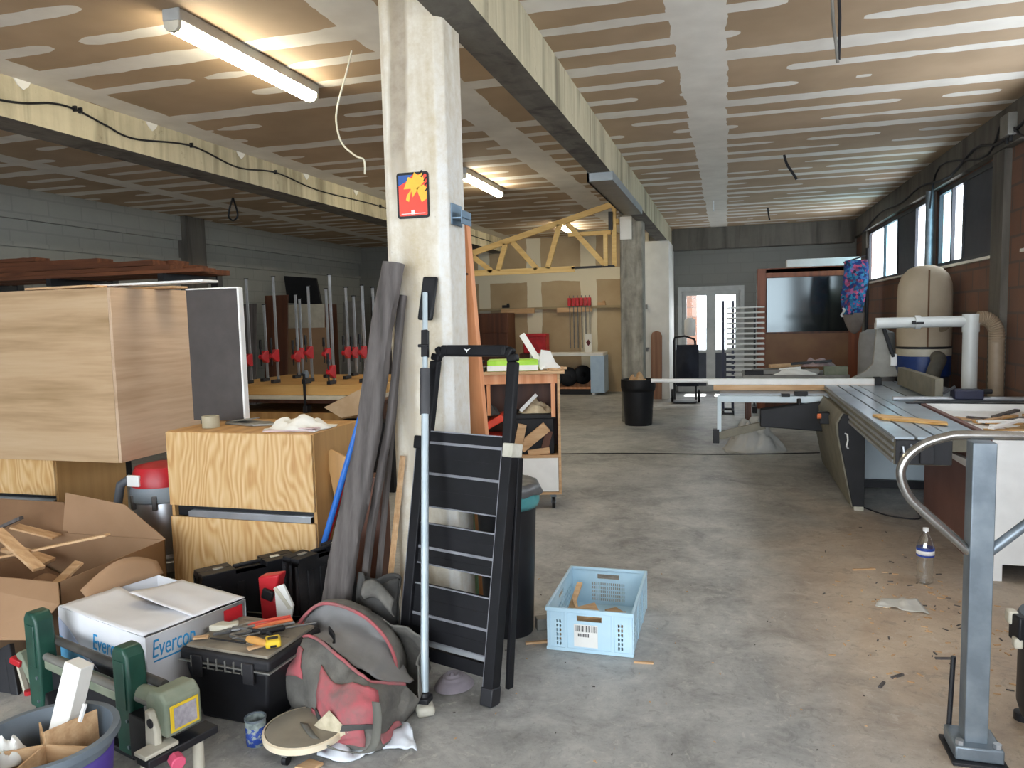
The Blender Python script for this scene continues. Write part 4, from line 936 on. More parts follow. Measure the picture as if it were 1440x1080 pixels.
for pts_ in ([(-.045,.03),(-.02,.085),(0,.075),(.01,.105),(.03,.09),(.05,.1),(.06,.06),(.03,.03),(.0,-.01),(-.01,.03)],[(.02,.03),(.055,.045),(.071,.03),(.069,-.02),(.045,-.035),(.03,0)],[(-.03,.0),(-.005,.03),(-.02,-.03),(-.035,-.02)]):
    fl_.prism([S(x,z,.0043) for x,z in pts_],(0,-.0006,0))
fl_.build('flames', mat('sign_yellow','#e8a92a','#f0c030',.45), t)
bk = MB()
for x,z in ((.045,.08),(.058,.062),(.062,.04),(.064,.015),(.035,.095)): bk.bar(S(x,z,.0052),S(x+.014,z+.016,.0052),.004,.007,up=(0,-1,0))
bk.build('black_marks', K['black'], t)
MB().bx(C0.x-.06,C0.x+.06,C0.y-.0045,C0.y-.004,C0.z-.086,C0.z-.083).bx(C0.x-.01,C0.x+.006,C0.y-.0048,C0.y-.0042,C0.z-.088,C0.z-.068).build('white_line', K['white'], t)

# ---------------------------------------------------------------- bin behind the ladder
t = thing('trash_bin', 'tall black bin with grey and teal bag behind the ladder', 'bin', (-1.08,3.57,0)); c=(-1.08,3.57,0)
MB().lathe([(0,0.002),(.12,0),(.124,.01),(.152,.70),(.16,.705),(.16,.73),(.15,.73),(.12,.02),(0,.02)], c, 40).build('barrel', K['bin'], t)
MB().lathe([(.158,.655),(.168,.68),(.168,.72),(.165,.738),(.145,.738),(.14,.69)], c, 40, cap=False).build('teal_bag', K['teal'], t, solid=.002)
mb=MB(); mb.grid(lambda u,v:(c[0]+.185*v*math.cos(2*PI*u)*(1+.06*nz((math.cos(2*PI*u)*2,math.sin(2*PI*u)*2,0),1)), c[1]+.18*v*math.sin(2*PI*u), .79-.03*v**3+.02*nz((v*math.cos(2*PI*u)*3,v*math.sin(2*PI*u)*3,1),1)-.035*(v>.97)),40,10)
mb.build('bag_top', K['binbag'], t, solid=.006, ang=70)
solo('wood_block', MB().box((-.91,3.63,.03),(.09,.06,.06),(0,0,.5)), K['brace'], 'small grey block on the floor at the foot of the black bin', 'block', loc=(-.91,3.63,0), bevel=.004)
solo('wood_lath', MB().bar((-.955,3.42,.006),(-.845,3.47,.006),.018,.01), K['offcut'], 'thin pale lath on the floor between bin and blue crate', 'lath')

# ---------------------------------------------------------------- blue crate
t = thing('plastic_crate', 'pale blue perforated plastic crate on the concrete floor in front', 'crate', (-.63,3.68,0))
cx0,cx1,cy0,cy1,ch = -.836,-.426,3.39,3.99,.215
hs=[]
def side(wd, L_):
    H=[(L_/2-.06,L_/2+.06,.155,.182)]
    for k in range(6): 
        for q in (.045,.06): H += [(q,q+.009,.03+k*.022,.045+k*.022),(L_-q-.009,L_-q,.03+k*.022,.045+k*.022)]
    return H
def longside(L_):
    H=[(L_/2-.06,L_/2+.06,.155,.182)]
    for i in range(12):
        for k in range(4): H.append((.06+i*.042,.06+i*.042+.026,.03+k*.028,.03+k*.028+.017))
    return H
MB().holes(0,.41,.012,.2,.006,side(0,.41),lambda u,v,w:(cx0+u,cy0+w,v)).build('end_wall', K['ltblue'], t)
Hb=[(.145,.265,.155,.182)]
for i in range(16):
    for k in range(5): Hb.append((.115+i*.0115,.115+i*.0115+.006,.03+k*.022,.03+k*.022+.016))
MB().holes(0,.41,.012,.2,.006,Hb,lambda u,v,w:(cx0+u,cy1-w,v)).build('end_wall', K['ltblue'], t)
for x in (cx0, cx1-.006): MB().holes(0,.6,.012,.2,.006,longside(.6),lambda u,v,w:(x+w,cy0+u,v)).build('side_wall', K['ltblue'], t)
MB().bx(cx0,cx1,cy0,cy1,0.001,.012).build('base', K['ltblue'], t)
r_=MB().bx(cx0-.007,cx1+.007,cy0-.008,cy0+.006,.196,ch).bx(cx0-.007,cx1+.007,cy1-.006,cy1+.008,.196,ch).bx(cx0-.008,cx0+.006,cy0,cy1,.196,ch).bx(cx1-.006,cx1+.008,cy0,cy1,.196,ch)
r_.build('rim', K['ltblue'], t, bevel=.002)
for x in (cx0+.0,cx0+.085,cx1-.1,cx1-.015):
    MB().bx(x,x+.015,cy0-.005,cy0,.02,.196).build('rib', K['ltblue'], t, bevel=.001)
for y in (cy0,cy0+.19,cy0+.39,cy1-.02): MB().bx(cx1,cx1+.006,y,y+.02,.01,.196).build('rib', K['ltblue'], t, bevel=.001)
MB().bx(cx0-.004,cx1+.004,cy0-.005,cy0,.004,.02).build('bottom_lip', K['ltblue'], t, bevel=.001)
lb=MB().bx(-.705,-.59,cy0-.0025,cy0-.001,.03,.14).build('paper_label', K['paper'], t)
bc=MB()
for i in range(18): bc.bx(-.70+i*.006,-.70+i*.006+random.choice((.0015,.003,.004)),cy0-.0032,cy0-.0024,.105,.135)
for i in range(9): bc.bx(-.685+i*.006,-.681+i*.006,cy0-.0032,cy0-.0024,.08,.096)
bc.build('barcode', K['dark'], lb)
for i,(a,b,w_,h_,lab) in enumerate((((-.78,3.5,.12),(-.62,3.56,.155),.1,.03,'thick brown block topmost in the blue crate'),((-.79,3.46,.06),(-.6,3.5,.075),.09,.035,'pale block under the topmost block in the blue crate'),((-.6,3.5,.03),(-.46,3.6,.045),.06,.03,'tan stick at the right of the blue crate'),((-.62,3.62,.02),(-.45,3.5,.075),.05,.015,'thin board slanting at the right wall of the blue crate'),((-.8,3.6,.02),(-.765,3.86,.17),.03,.012,'thin lath leaning up the left wall of the blue crate'),((-.7,3.6,.02),(-.78,3.75,.13),.018,.012,'thin stick leaning at the back left of the blue crate'),((-.75,3.7,.03),(-.5,3.75,.04),.09,.04,'flat offcut at the bottom middle of the blue crate'),((-.6,3.85,.03),(-.46,3.68,.035),.07,.035,'flat offcut at the bottom rear of the blue crate'))):
    solo('wood_offcut', MB().bar(a,b,w_,h_), K['offcut'], lab, 'offcut', loc=(V(a)+V(b))/2, bevel=.002)

# ---------------------------------------------------------------- shop trolley
before = {o.name for o in bpy.data.objects}
t = thing('shop_trolley', 'wood edged trolley on casters with open shelf and white drawer', 'trolley', (-1.67,6.25,0))
x0,x1,y0,y1=-2.05,-1.325,5.98,6.5
for x in (x0,x1-.022): MB().bx(x,x+.022,y0,y1,.13,1.14).build('side_panel', K['offcut'], t, bevel=.002)
MB().bx(x0-.03,x1+.04,y0-.04,y1+.03,1.14,1.165).build('top', K['offcut'], t, bevel=.003)
MB().bx(x0+.022,x1-.022,y0,y1,.13,.15).bx(x0+.022,x1-.022,y0,y1,.44,.462).build('shelf', K['offcut'], t)
MB().bx(x0+.022,x1-.022,y1-.01,y1,.15,1.14).build('back', K['darkbrown'], t)
MB().bx(x0+.025,x1-.025,y0-.003,y0+.015,.155,.438).build('drawer_front', K['white'], t, bevel=.002)
MB().bx(x0+.022,x1-.022,y0+.0,y0+.018,1.06,1.14).bx(-1.93,-1.9,y0+.005,y0+.02,.8,1.06).bx(-1.4,-1.365,y0+.005,y0+.02,.78,1.06).build('apron', K['orange'], t, bevel=.002)
for x in (x0+.07,x1-.07):
    for y in (y0+.06,y1-.06):
        k=MB().bx(x-.025,x+.025,y-.02,y+.03,.1,.13).bx(x-.02,x-.015,y-.02,y+.02,.045,.1).bx(x+.015,x+.02,y-.02,y+.02,.045,.1).build('caster', K['galv'], t)
        MB().cyl((x-.013,y,.05),(x+.013,y,.05),.05,n=20).build('wheel', K['black'], k)
t = thing('red_tool_case', 'orange red plastic case with lid ajar on the trolley shelf', 'case', (-1.92,6.15,.462))
MB().bx(-2.01,-1.82,6.02,6.3,.464,.62).build('base', K['redo'], t, bevel=.01); MB().bar((-2.02,6.15,.66),(-1.8,6.15,.78),.26,.06).build('lid', K['redo'], t, bevel=.01)
solo('black_crate', MB().bx(-1.70,-1.38,6.05,6.4,.463,.78).bx(-1.715,-1.365,6.035,6.4,.76,.80), K['black'], 'black plastic bin of scraps on the right of trolley shelf', 'bin', loc=(-1.54,6.2,.463), bevel=.006)
for i,(a,b,w_,h_,lab) in enumerate((((-1.69,6.02,.5),(-1.64,5.995,.72),.07,.03,'upright pale offcut at left before the black bin on the trolley'),((-1.66,6.02,.52),(-1.44,5.995,.7),.09,.03,'slanting tan board before the black bin on the trolley'),((-1.6,6.02,.475),(-1.42,6.01,.5),.05,.02,'low brown offcut on the trolley shelf edge'),((-1.47,6.02,.48),(-1.42,6.01,.66),.06,.02,'dark upright offcut at the right end of trolley shelf'),((-1.66,6.1,.82),(-1.52,6.08,.96),.03,.015,'white stick slanting above the scraps in the black bin'))):
    solo('wood_offcut', MB().bar(a,b,w_,h_,up=(0,-1,0)), K['white'] if i==4 else K['offcut'] if i != 3 else K['darkbrown'], lab, 'offcut', loc=(V(a)+V(b))/2, bevel=.002)
crumple('shavings_heap', (-1.53,6.2,.80), .14, .13, .1, mat('pale_shavings','#cdbb99','#dccdb0',.9,sc=30), 'pale wood shavings heaped in the black bin on the trolley', 'shavings', 5, amp=.9)
bpy.data.objects['shavings_heap']['kind']='stuff'
crumple('brown_cloth', (-1.93,6.14,.79), .09, .08, .1, K['darkfab'], 'brown grey cloth bundle on the red case in the trolley', 'cloth', 12)
t = thing('green_pack', 'bright green and white pack lying on the trolley top', 'pack', (-1.7,6.1,1.165))
MB().bx(-1.92,-1.5,5.98,6.2,1.166,1.26).build('wrapper', K['grass'], t, bevel=.01); MB().bx(-1.92,-1.5,5.976,5.98,1.17,1.215).build('white_band', K['white'], t)
solo('black_tools_tray', MB().bx(-2.03,-1.94,5.98,6.2,1.166,1.2).bar((-2.03,6.0,1.22),(-1.95,6.05,1.25),.03,.02), K['black'], 'small black tool holder on the trolley top left of green pack', 'holder', loc=(-2.0,6.1,1.166), bevel=.003)
solo('white_board', MB().bar((-1.634,6.15,1.463),(-1.455,6,1.181),.05,.018,up=(0,-1,0)), K['white'], 'narrow whitish board leaning on the green pack on the trolley', 'board', bevel=.002)
solo('white_offcut', MB().prism([(-1.491,6,1.182),(-1.476,6,1.335),(-1.397,6,1.322),(-1.357,6,1.228),(-1.31,6,1.181)],(0,.1,0)), K['paper'], 'white angular offcut standing on the right of the trolley top', 'offcut', bevel=.002)
solo('wood_offcut', MB().bar((-1.42,5.99,1.175),(-1.27,6.06,1.18),.04,.02), K['offcut'], 'short pale stick overhanging the right edge of the trolley top', 'offcut', bevel=.002)

swing(before, (-1.325,5.98,0), math.radians(13))
# ---------------------------------------------------------------- steel handrail in the right foreground
t = thing('steel_handrail', 'galvanised steel post with looped tube rail in the right foreground', 'handrail', (.847,2.9,0))
MB().bx(.81,.884,2.87,2.945,.02,1.135).build('post', K['galv'], t, bevel=.003)
loop=[(1.7,2.9,1.158),(1.1,2.9,1.158),(.80,2.9,1.158),(.735,2.9,1.15),(.67,2.9,1.125),(.62,2.9,1.085),(.595,2.9,1.035),(.598,2.9,.985),(.62,2.9,.935),(.66,2.9,.89),(.815,2.9,.745)]
P=[cat([V(p) for p in loop],k/50) for k in range(51)]
MB().tube(P,.0165,16).build('top_tube', K['chrome'], t)
MB().tube([(.875,2.9,.745),(1.0,2.9,.865),(1.3,2.9,1.158)],.0175,14).build('brace_tube', K['galv'], t)
MB().bx(.772,.925,2.83,2.985,.012,.062).build('clamp_shoe', K['galv'], t, bevel=.006)
MB().bx(.76,.935,2.81,3.0,0,.012).build('base_plate', K['dark'], t, bevel=.002)
for x in (.79,.907):
    MB().cyl((x,2.85,.062),(x,2.85,.078),.014,n=6).build('bolt', K['alu'], t)
MB().cyl((.79,2.99,0),(.8,2.99,.32),.009,n=8).build('lock_pin', K['dark'], t)
MB().bx(1.66,1.735,2.87,2.945,0,1.135).build('post', K['galv'], t, bevel=.003)
# canister vacuum at right edge
t = thing('canister_vacuum', 'dark canister vacuum cut off by the right edge beside the rail', 'vacuum', (1.21,3.12,0)); c=(1.225,3.13,0)
MB().lathe([(0,.03),(.13,.03),(.15,.05),(.165,.1),(.165,.36),(.17,.365),(.17,.39)], c, 36).build('drum', K['dark'], t)
MB().lathe([(.176,.385),(.178,.42),(.165,.45),(.12,.475),(0,.48)], c, 36).build('head', K['bluegrey'], t)
MB().box((1.06,3.12,.40),(.06,.07,.1),(0,0,.2)).build('latch', K['black'], t, bevel=.006)
MB().box((1.035,3.15,.43),(.035,.05,.05)).build('latch_clip', K['cream'], t, bevel=.008); MB().box((1.04,3.1,.35),(.03,.04,.04)).build('latch_clip', K['cream'], t, bevel=.008)
for a in (2.6,3.9,.5,5.5): MB().lathe([(.0,0),(.03,.0),(.03,.03),(0,.035)], (c[0]+.145*math.cos(a),c[1]+.145*math.sin(a),0), 14).build('caster', K['black'], t)
# bottle
t = thing('water_bottle', 'clear plastic water bottle standing on the floor near the rail post', 'bottle', (1.108,4.74,0)); c=(1.108,4.74,0)
K['petg']=glass('clear_plastic','#fafcfd',.3)
MB().lathe([(0,.006),(.03,.0),(.044,.01),(.046,.03),(.042,.05),(.046,.07),(.042,.09),(.046,.11),(.042,.13),(.046,.15),(.046,.22),(.042,.24),(.03,.275),(.014,.3),(.013,.312)], c, 28).build('body', K['petg'], t)
MB().lathe([(.0470,.165),(.0475,.168),(.0475,.212),(.047,.215)], c, 28, cap=False).build('label', K['navy'], t, solid=.0008)
MB().lathe([(.0478,.176),(.0478,.2)], c, 28, cap=False).build('label_band', K['white'], t, solid=.0006)
MB().lathe([(.0,.31),(.016,.31),(.016,.33),(0,.331)], c, 20).build('cap', K['white'], t)
mb=MB().grid(lambda u,v: V((0.765,4.295,0.004))*(1-u)*(1-v)+V((1.019,4.233,0.004))*u*(1-v)+V((1.007,4.454,0.004))*u*v+V((0.813,4.411,0.004))*(1-u)*v+V((0,0,.02*max(0,nz((u*4,v*4,0),1,3)))),14,10)
solo('plastic_scrap', mb, mat('milky_film','#c9c6bd','#d8d5cd',.35), 'scrap of clear plastic film on the dusty floor below the bottle', 'film', solid=.001, ang=70)
for i,(p,a,l,lab) in enumerate((((-0.372,3.347,0.006),.1,.09,'tiny pale splinter on the floor right of the blue crate'),((0.81,4.909,0.006),.3,.14,'thin pale splinter on the dusty floor left of the bottle'),((0.713,3.468,0.006),.7,.07,'dark chip on the dusty floor low beside the rail post'),((0.634,3.371,0.006),1.1,.06,'dark crumb left of the rail post on the dusty floor'),((0.953,3.699,0.006),.2,.08,'small grey chip on the dusty floor just left of the rail post'))):
    solo('wood_chip', MB(rotz(p,a)).bx(-l/2,l/2,-.006,.006,-.006,.002), K['offcut'] if i<2 else K['greyplank'], lab, 'wood chip', loc=p)
mb = MB(); rd = random.Random(5)
for i in range(260):
    x = rd.gauss(.98,.22); y = rd.gauss(4.2,.6)
    if i > 180: x, y = rd.uniform(-1.2,1.0), rd.uniform(2.3,4.6)
    if .7 < x < 1.5 and 2.75 < y < 3.35: continue
    if -.9 < x < -.38 and 3.3 < y < 4.05: continue
    l = rd.uniform(.004,.017) if i < 180 else rd.uniform(.002,.006); mb.bx(-l,l,-l*.25,l*.25,.0005,.004, rd.choice((0,0,0,1)), rotz((x,y,0),rd.uniform(0,3.1)))
o = solo('sawdust_crumbs', mb, [K['offcut'], K['greyplank']], 'tiny wood crumbs strewn over the dusty floor near the bottle', 'debris', smooth=False); o['kind'] = 'stuff'
solo('short_cable', MB().tube([cat([V((1.05,6.5,.006)),V((1.2,6.25,.006)),V((1.4,6.2,.006)),V((1.44,6.5,.006))],k/20) for k in range(21)],.006,8), K['dark'], 'short dark cable on the floor beneath the saw carriage', 'cable')
solo('floor_cable', MB().tube([cat([V((-1.9,8.45,.005)),V((-1.0,8.62,.005)),V((-.18,8.68,.005)),V((.45,8.8,.005)),V((1.0,8.95,.005))],k/30) for k in range(31)],.006,8), K['dark'], 'thin dark cable running across the floor to the saw', 'cable')

# ---------------------------------------------------------------- sliding panel saw
K['sawtop']=mat('blue_grey_machined_steel','#a3afbb','#b6c1cb',.3,.5,sc=5)
K['oliveside']=mat('dusty_olive_metal','#6b675a','#7d7868',.6,.15,sc=7)
K['palepanel']=mat('pale_blue_machine_panel','#c3d2da','#d0dce2',.5,sc=2)
t = thing('panel_saw', 'large sliding panel saw with cross cut outrigger by right wall', 'saw', (1.3,7.0,0))
# base cabinet
MB().bx(.98,1.88,7.3,8.45,.07,.74).build('cabinet', K['palepanel'], t, bevel=.006)
MB().bx(.97,1.9,7.26,8.45,0,.07).build('plinth', K['dark'], t)
MB().prism([(.84,6.42,.60),(.83,6.42,.70),(.88,6.42,.79),(1.05,6.42,.72),(1.05,6.42,.02),(.955,6.42,.02)],(0,1.9,0)).build('side_housing', K['oliveside'], t, bevel=.006)
e=MB().prism([(.855,6.40,.60),(.85,6.40,.70),(.89,6.40,.78),(1.05,6.40,.715),(1.05,6.40,.03),(.965,6.40,.03)],(0,.02,0)).build('end_plate', K['black'], t, bevel=.003)
MB().bx(.975,1.045,6.395,6.45,0,.03).build('foot', K['rubberwhite'], t)
MB().tube([(.9,6.395,.62),(.915,6.38,.615),(.92,6.38,.57),(.91,6.38,.52),(.925,6.395,.5)],.007,8).build('hook', K['white'], e)
MB().box((.80,6.9,.68),(.08,.12,.1)).build('control_box', K['black'], t, bevel=.006); MB().cyl((.77,6.83,.7),(.74,6.83,.7),.022,n=14).build('stop_button', K['orangeh'], t)
# sliding carriage
s=MB().bx(.93,1.22,4.72,8.2,.70,.852); s.build('carriage_beam', K['oliveside'], t, bevel=.004)
st_=MB()
for a,b in ((.925,1.03),(1.045,1.14),(1.155,1.225)): st_.bx(a,b,4.70,8.2,.852,.866)
st_.build('sliding_top', K['sawtop'], t, bevel=.0015)
sr=MB()
for z in (.705,.745,.785,.83): sr.bx(.922,.93,4.74,8.2,z,z+.02)
sr.build('carriage_ribs', K['aluflat'], t, bevel=.002)
ec=MB().bx(.93,1.22,4.685,4.70,.71,.85).bx(.95,.99,4.66,4.69,.7,.78).bx(1.05,1.12,4.65,4.69,.72,.82); ec=ec.build('end_cap', K['dark'], t, bevel=.003)
MB().tube([(.96,4.655,.82),(.97,4.65,.76),(.95,4.65,.71)],.007,8).tube([(1.0,4.655,.83),(1.03,4.65,.79),(1.0,4.65,.75)],.006,8).build('wire_clip', K['alu'], ec)
MB().bx(1.24,1.42,4.95,6.7,.83,.862).bx(1.24,1.96,6.7,8.4,.83,.862).build('main_table', K['sawtop'], t, bevel=.003)
MB().bx(1.62,1.63,6.7,8.4,.862,.8635).bx(1.45,1.46,6.7,8.4,.862,.8635).build('table_slot', K['dark'], t)
MB().bx(1.26,1.40,4.97,6.7,.74,.83).build('table_rib', K['oliveside'], t)
# rip fence
MB().bx(1.26,2.34,6.54,6.6,.80,.86).cyl((1.26,6.51,.89),(2.34,6.51,.89),.021,n=14).build('fence_rail', K['alu'], t, bevel=.003)
MB().bx(1.34,2.3,6.4,6.44,.85,.87).build('scale_bar', K['dark'], t)
MB().box((1.78,6.5,.93),(.2,.14,.075)).build('fence_head', mat('dark_blue_casting','#20233a','#2a2e48',.45), t, bevel=.01)
MB().bar((1.60,6.55,.96),(1.60,7.9,.96),.06,.17).build('fence_plate', K['oliveside'], t, bevel=.004)
MB().bar((1.62,6.52,.93),(1.7,6.5,.99),.02,.02).build('fence_lever', K['black'], t); MB().cyl((1.88,6.5,.95),(1.95,6.5,.95),.02,n=10).build('fence_knob', K['black'], t)
# overhead guard
g_=MB().prism([(1.22,8.3,.90),(1.36,8.3,.98),(1.42,8.3,1.05),(1.45,8.3,1.45),(1.5,8.3,1.47),(1.66,8.3,.92)],(0,.06,0)).build('blade_guard', mat('grey_guard','#85837c','#95938b',.5), t, bevel=.008)
MB().bar((1.50,8.28,1.44),(1.60,8.28,1.12),.03,.07,up=(0,-1,0)).build('guard_strip', K['black'], g_, bevel=.003)
MB().bx(1.575,1.635,8.26,8.3,1.03,1.15).bx(1.425,1.465,8.26,8.3,1.40,1.47).build('white_cap', K['white'], g_, bevel=.008)
# cross cut outrigger
MB().cyl((-.78,8.0,.905),(-.1,8.0,.905),.021,n=12).build('stop_rod', K['white'], t)
MB().bx(-.2,1.42,7.97,8.03,.865,.925).build('fence_profile', K['white'], t, bevel=.003); MB().bar((-.14,7.96,.835),(1.4,7.96,.84),.02,.055).build('wooden_fence_face', K['offcut'], t, bevel=.002)
MB().bx(1.38,1.44,7.94,8.05,.83,.94).build('fence_end', K['black'], t, bevel=.005)
MB().bx(-.08,1.0,7.7,8.6,.775,.805).build('crosscut_frame', K['aluflat'], t, bevel=.003)
MB().bx(-.1,1.05,7.64,7.69,.72,.785).build('frame_bar', K['palepanel'], t, bevel=.004)
MB().bx(.5,.58,7.62,7.66,.78,.81).bx(.62,.74,7.63,7.68,.79,.83).cyl((.66,7.63,.76),(.66,7.6,.70),.02,n=10).build('stop_block', K['black'], t, bevel=.003)
MB().bx(-.1,-.06,7.64,7.68,.40,.73).build('support_post', K['palepanel'], t, bevel=.003)
MB().bar((-.12,7.66,.375),(.35,7.66,.5),.05,.075).build('telescopic_arm', K['oliveside'], t, bevel=.003); MB().bx(-.14,-.08,7.62,7.7,.31,.45).build('arm_end', K['black'], t, bevel=.004)
MB().prism([(.305,7.58,.49),(.305,7.58,.655),(.92,7.58,.75),(.92,7.58,.45)],(0,.14,0)).build('swing_arm', K['black'], t, bevel=.008)
solo('wood_board', MB().prism([(.99,5.4,.867),(1.32,5.18,.867),(1.34,5.28,.867),(1.02,5.62,.867),(.96,5.6,.867)],(0,0,.014)), K['pine_x'], 'pale wooden board lying across the sliding table of the saw', 'board', bevel=.002)

# scrap cabinet at the near end of the saw
t = thing('scrap_cabinet', 'white fronted cabinet with brown side, heaped with offcuts beside saw', 'cabinet', (1.9,5.6,0))
x0,x1,y0,y1=1.47,2.34,4.86,6.38
MB().prism([(x0,y0+.02,0.0),(x0,y0+.02,.58),(x0,5.2,.6),(x0,5.8,.585),(x0,y1,.54),(x0,y1,0)],(.02,0,0)).build('side_panel', K['brownpanel'], t)
MB().prism([(x0-.005,y0+.02,.585),(x0-.005,y0+.02,.63),(x0-.005,5.3,.635),(x0-.005,5.9,.60),(x0-.005,y1,.545),(x0-.005,y1,.54),(x0-.005,5.8,.58)],(.04,0,0)).build('wavy_edge', K['paper'], t)
MB().bx(x0+.03,x0+.05,y0+.02,y1,.5,.8).build('inner_side', K['brownpanel'], t); MB().cyl((x0+.028,5.1,.74),(x0+.01,5.1,.74),.012,n=12).build('knob', K['alu'], t)
MB().holes(x0,x1,0,.8,.02,[(x0+.07,x1-.07,0,.1)],lambda u,v,w:(u,y0+w,v)).build('front_panel', K['white'], t)
MB().bx(x1-.02,x1,y0+.02,y1,0,.8).bx(x0+.02,x1-.02,y1-.02,y1,0,.8).build('carcass', K['brownpanel'], t)
MB().bx(x0,x1,y0,y1,.8,.815).build('tray_bottom', K['white'], t)
MB().bx(x0-.035,x0,y0,y1,.8,.868).build('brown_rim', K['brownpanel'], t, bevel=.002)
MB().bx(x0,x1,y0,y0+.02,.815,.85).bx(x0,x1,y1-.02,y1,.815,.868).bx(x1-.02,x1,y0+.02,y1-.02,.815,.86).build('tray_rim', K['white'], t, bevel=.002)
random.seed(21)
for i in range(26):
    x=1.62+random.random()*.6; y=4.98+random.random()*1.0; a=random.uniform(-1.2,1.2); L=random.uniform(.12,.42); z=.83+random.random()*.05*(i>8)
    dx,dy=math.cos(a)*L/2,math.sin(a)*L/2
    x=max(1.52+abs(dx),min(2.30-abs(dx),x)); y=max(4.92+abs(dy),min(6.3-abs(dy),y))
    solo('scrap_offcut', MB().bar((x-dx,y-dy,z),(x+dx,y+dy,z+random.uniform(-.005,.035)),random.uniform(.015,.06),random.uniform(.006,.02)), K[random.choice(['offcut','offcut','greyplank','white','pine_x'])], 'loose wood offcut in the heap on the white tray beside the saw', 'offcut', 'offcuts heaped on the tray', loc=(x,y,z))
mb=MB().grid(lambda u,v:(1.72+u*.55,5.05+v*.7,.816+.07*max(0,math.sin(PI*u)*math.sin(PI*v)*(.6+nz((u*6,v*6,0),1,2)))),26,26)
o=solo('wood_shavings', mb, mat('tan_shavings','#8f7048','#b08f62',.95,sc=40), 'tan sawdust and shavings under the offcuts on the white tray', 'shavings', solid=.004, ang=80); o['kind']='stuff'

# ---------------------------------------------------------------- dust collector, pipes
t = thing('dust_collector', 'dust collector with tall beige filter bag under the windows', 'dust collector', (2.06,9.1,0)); c=(2.06,9.1,0)
K['bagbeige']=mat('beige_filter_bag','#b3a58f','#bfb29d',.9,sc=3); K['bluedrum']=mat('blue_drum','#1e3a78','#25458a',.4)
MB().lathe([(.262,1.17),(.268,1.3),(.268,1.75),(.26,1.86),(.225,1.96),(.16,2.03),(.08,2.06),(0,2.066)], c, 40).build('filter_bag', K['bagbeige'], t)
MB().lathe([(.27,1.165),(.275,1.17),(.275,1.185),(.27,1.19)], c, 40, cap=False).build('clamp_band', K['dark'], t)
MB().lathe([(.265,1.085),(.27,1.09),(.27,1.165),(.265,1.17),(.0,1.17)], c, 40).build('ring', K['cream'], t)
MB().lathe([(.25,.86),(.268,.88),(.268,1.085),(0,1.086)], c, 40).build('blue_housing', K['bluedrum'], t)
MB().lathe([(.24,.12),(.255,.2),(.25,.8),(.255,.862)], c, 36, cap=False).build('collection_bag', K['binbag'], t, solid=.002)
MB().bx(1.84,2.3,8.86,9.34,.06,.12).build('base', K['dark'], t, bevel=.005)
for x in (1.87,2.25):
    for y in (8.89,9.3): MB().cyl((x-.015,y,.032),(x+.015,y,.032),.032,n=14).build('caster', K['black'], t)
for x in (1.86,2.27): MB().bx(x-.02,x+.02,9.34,9.37,.1,1.1).build('stand_post', K['dark'], t)
MB().bx(2.03,2.045,8.825,8.835,1.19,2.0).build('strap', mat('brown_strap','#6d5038','#6d5038',.8), t); MB().lathe([(.07,0),(.075,.003),(.07,.006)], (0,0,0), 24, xf=Matrix.Translation((2.17,8.853,1.42))@Matrix.Rotation(PI/2,4,'X')).box((2.17,8.845,1.42),(.06,.01,.025)).build('round_mark', mat('faded_print','#96876f','#7a6c58',.9), t)
MB().tube([cat([V((2.13,8.86,1.08)),V((2.12,8.7,1.06)),V((2.05,8.6,.95)),V((1.98,8.55,.7)),V((1.95,8.62,.45))],k/24) for k in range(25)],.07,14).build('suction_hose', K['strap'], t)
t = thing('grey_filter_bag', 'smaller grey dust bag standing left of the beige filter', 'dust bag', (1.66,9.5,0))
MB().lathe([(.15,.0),(.19,.03),(.2,.5),(.195,1.2),(.18,1.33),(.1,1.37),(0,1.375)], (1.66,9.5,.001), 32).build('bag', K['lining'] , t); MB().lathe([(.2,.62),(.206,.63),(.206,.66),(.2,.67)], (1.66,9.5,0), 32, cap=False).build('band', K['dark'], t)
t = thing('white_duct', 'white extraction duct running level then dropping beside the right wall', 'duct', (2.05,7.5,0)); K['ductw']=mat('white_duct_pvc','#c3c7c6','#d0d3d1',.4,sc=3)
MB().cyl((1.30,7.5,1.475),(2.13,7.5,1.475),.048,n=20).build('horizontal_pipe', K['ductw'], t)
MB().cyl((2.07,7.5,.42),(2.07,7.5,1.50),.062,n=22).build('drop_pipe', K['ductw'], t); MB().cyl((2.07,7.5,1.38),(2.07,7.5,1.54),.069,n=22).build('tee_collar', K['ductw'], t)
MB().cyl((1.62,7.5,1.475),(1.665,7.5,1.475),.062,n=20).build('joint_collar', K['ductw'], t); MB().box((1.60,7.43,1.475),(.03,.03,.03)).box((1.65,7.43,1.47),(.06,.02,.02)).build('blast_gate', K['black'], t, bevel=.003)
MB().cyl((2.07,7.5,0),(2.07,7.5,.42),.075,n=20).build('floor_stub', K['strap'], t)
hs=[cat([V((2.12,7.5,1.5)),V((2.2,7.5,1.49)),V((2.265,7.5,1.40)),V((2.275,7.5,1.2)),V((2.28,7.5,.8)),V((2.29,7.5,.0))],k/70) for k in range(71)]
solo('flexible_hose', MB().tube(hs,[.06+.005*(k%2) for k in range(71)],16), mat('translucent_brown_hose','#8f7d68','#9d8b75',.5), 'ribbed brownish flexible hose beside the white duct by the brick wall', 'hose')
solo('wall_pipe', MB().cyl((2.29,9.98,2.0),(2.29,9.98,2.97),.045,n=18).cyl((2.29,9.98,2.0),(2.29,9.98,2.03),.055,n=18), K['galv'], 'grey vertical pipe on the right wall between the two windows', 'pipe')
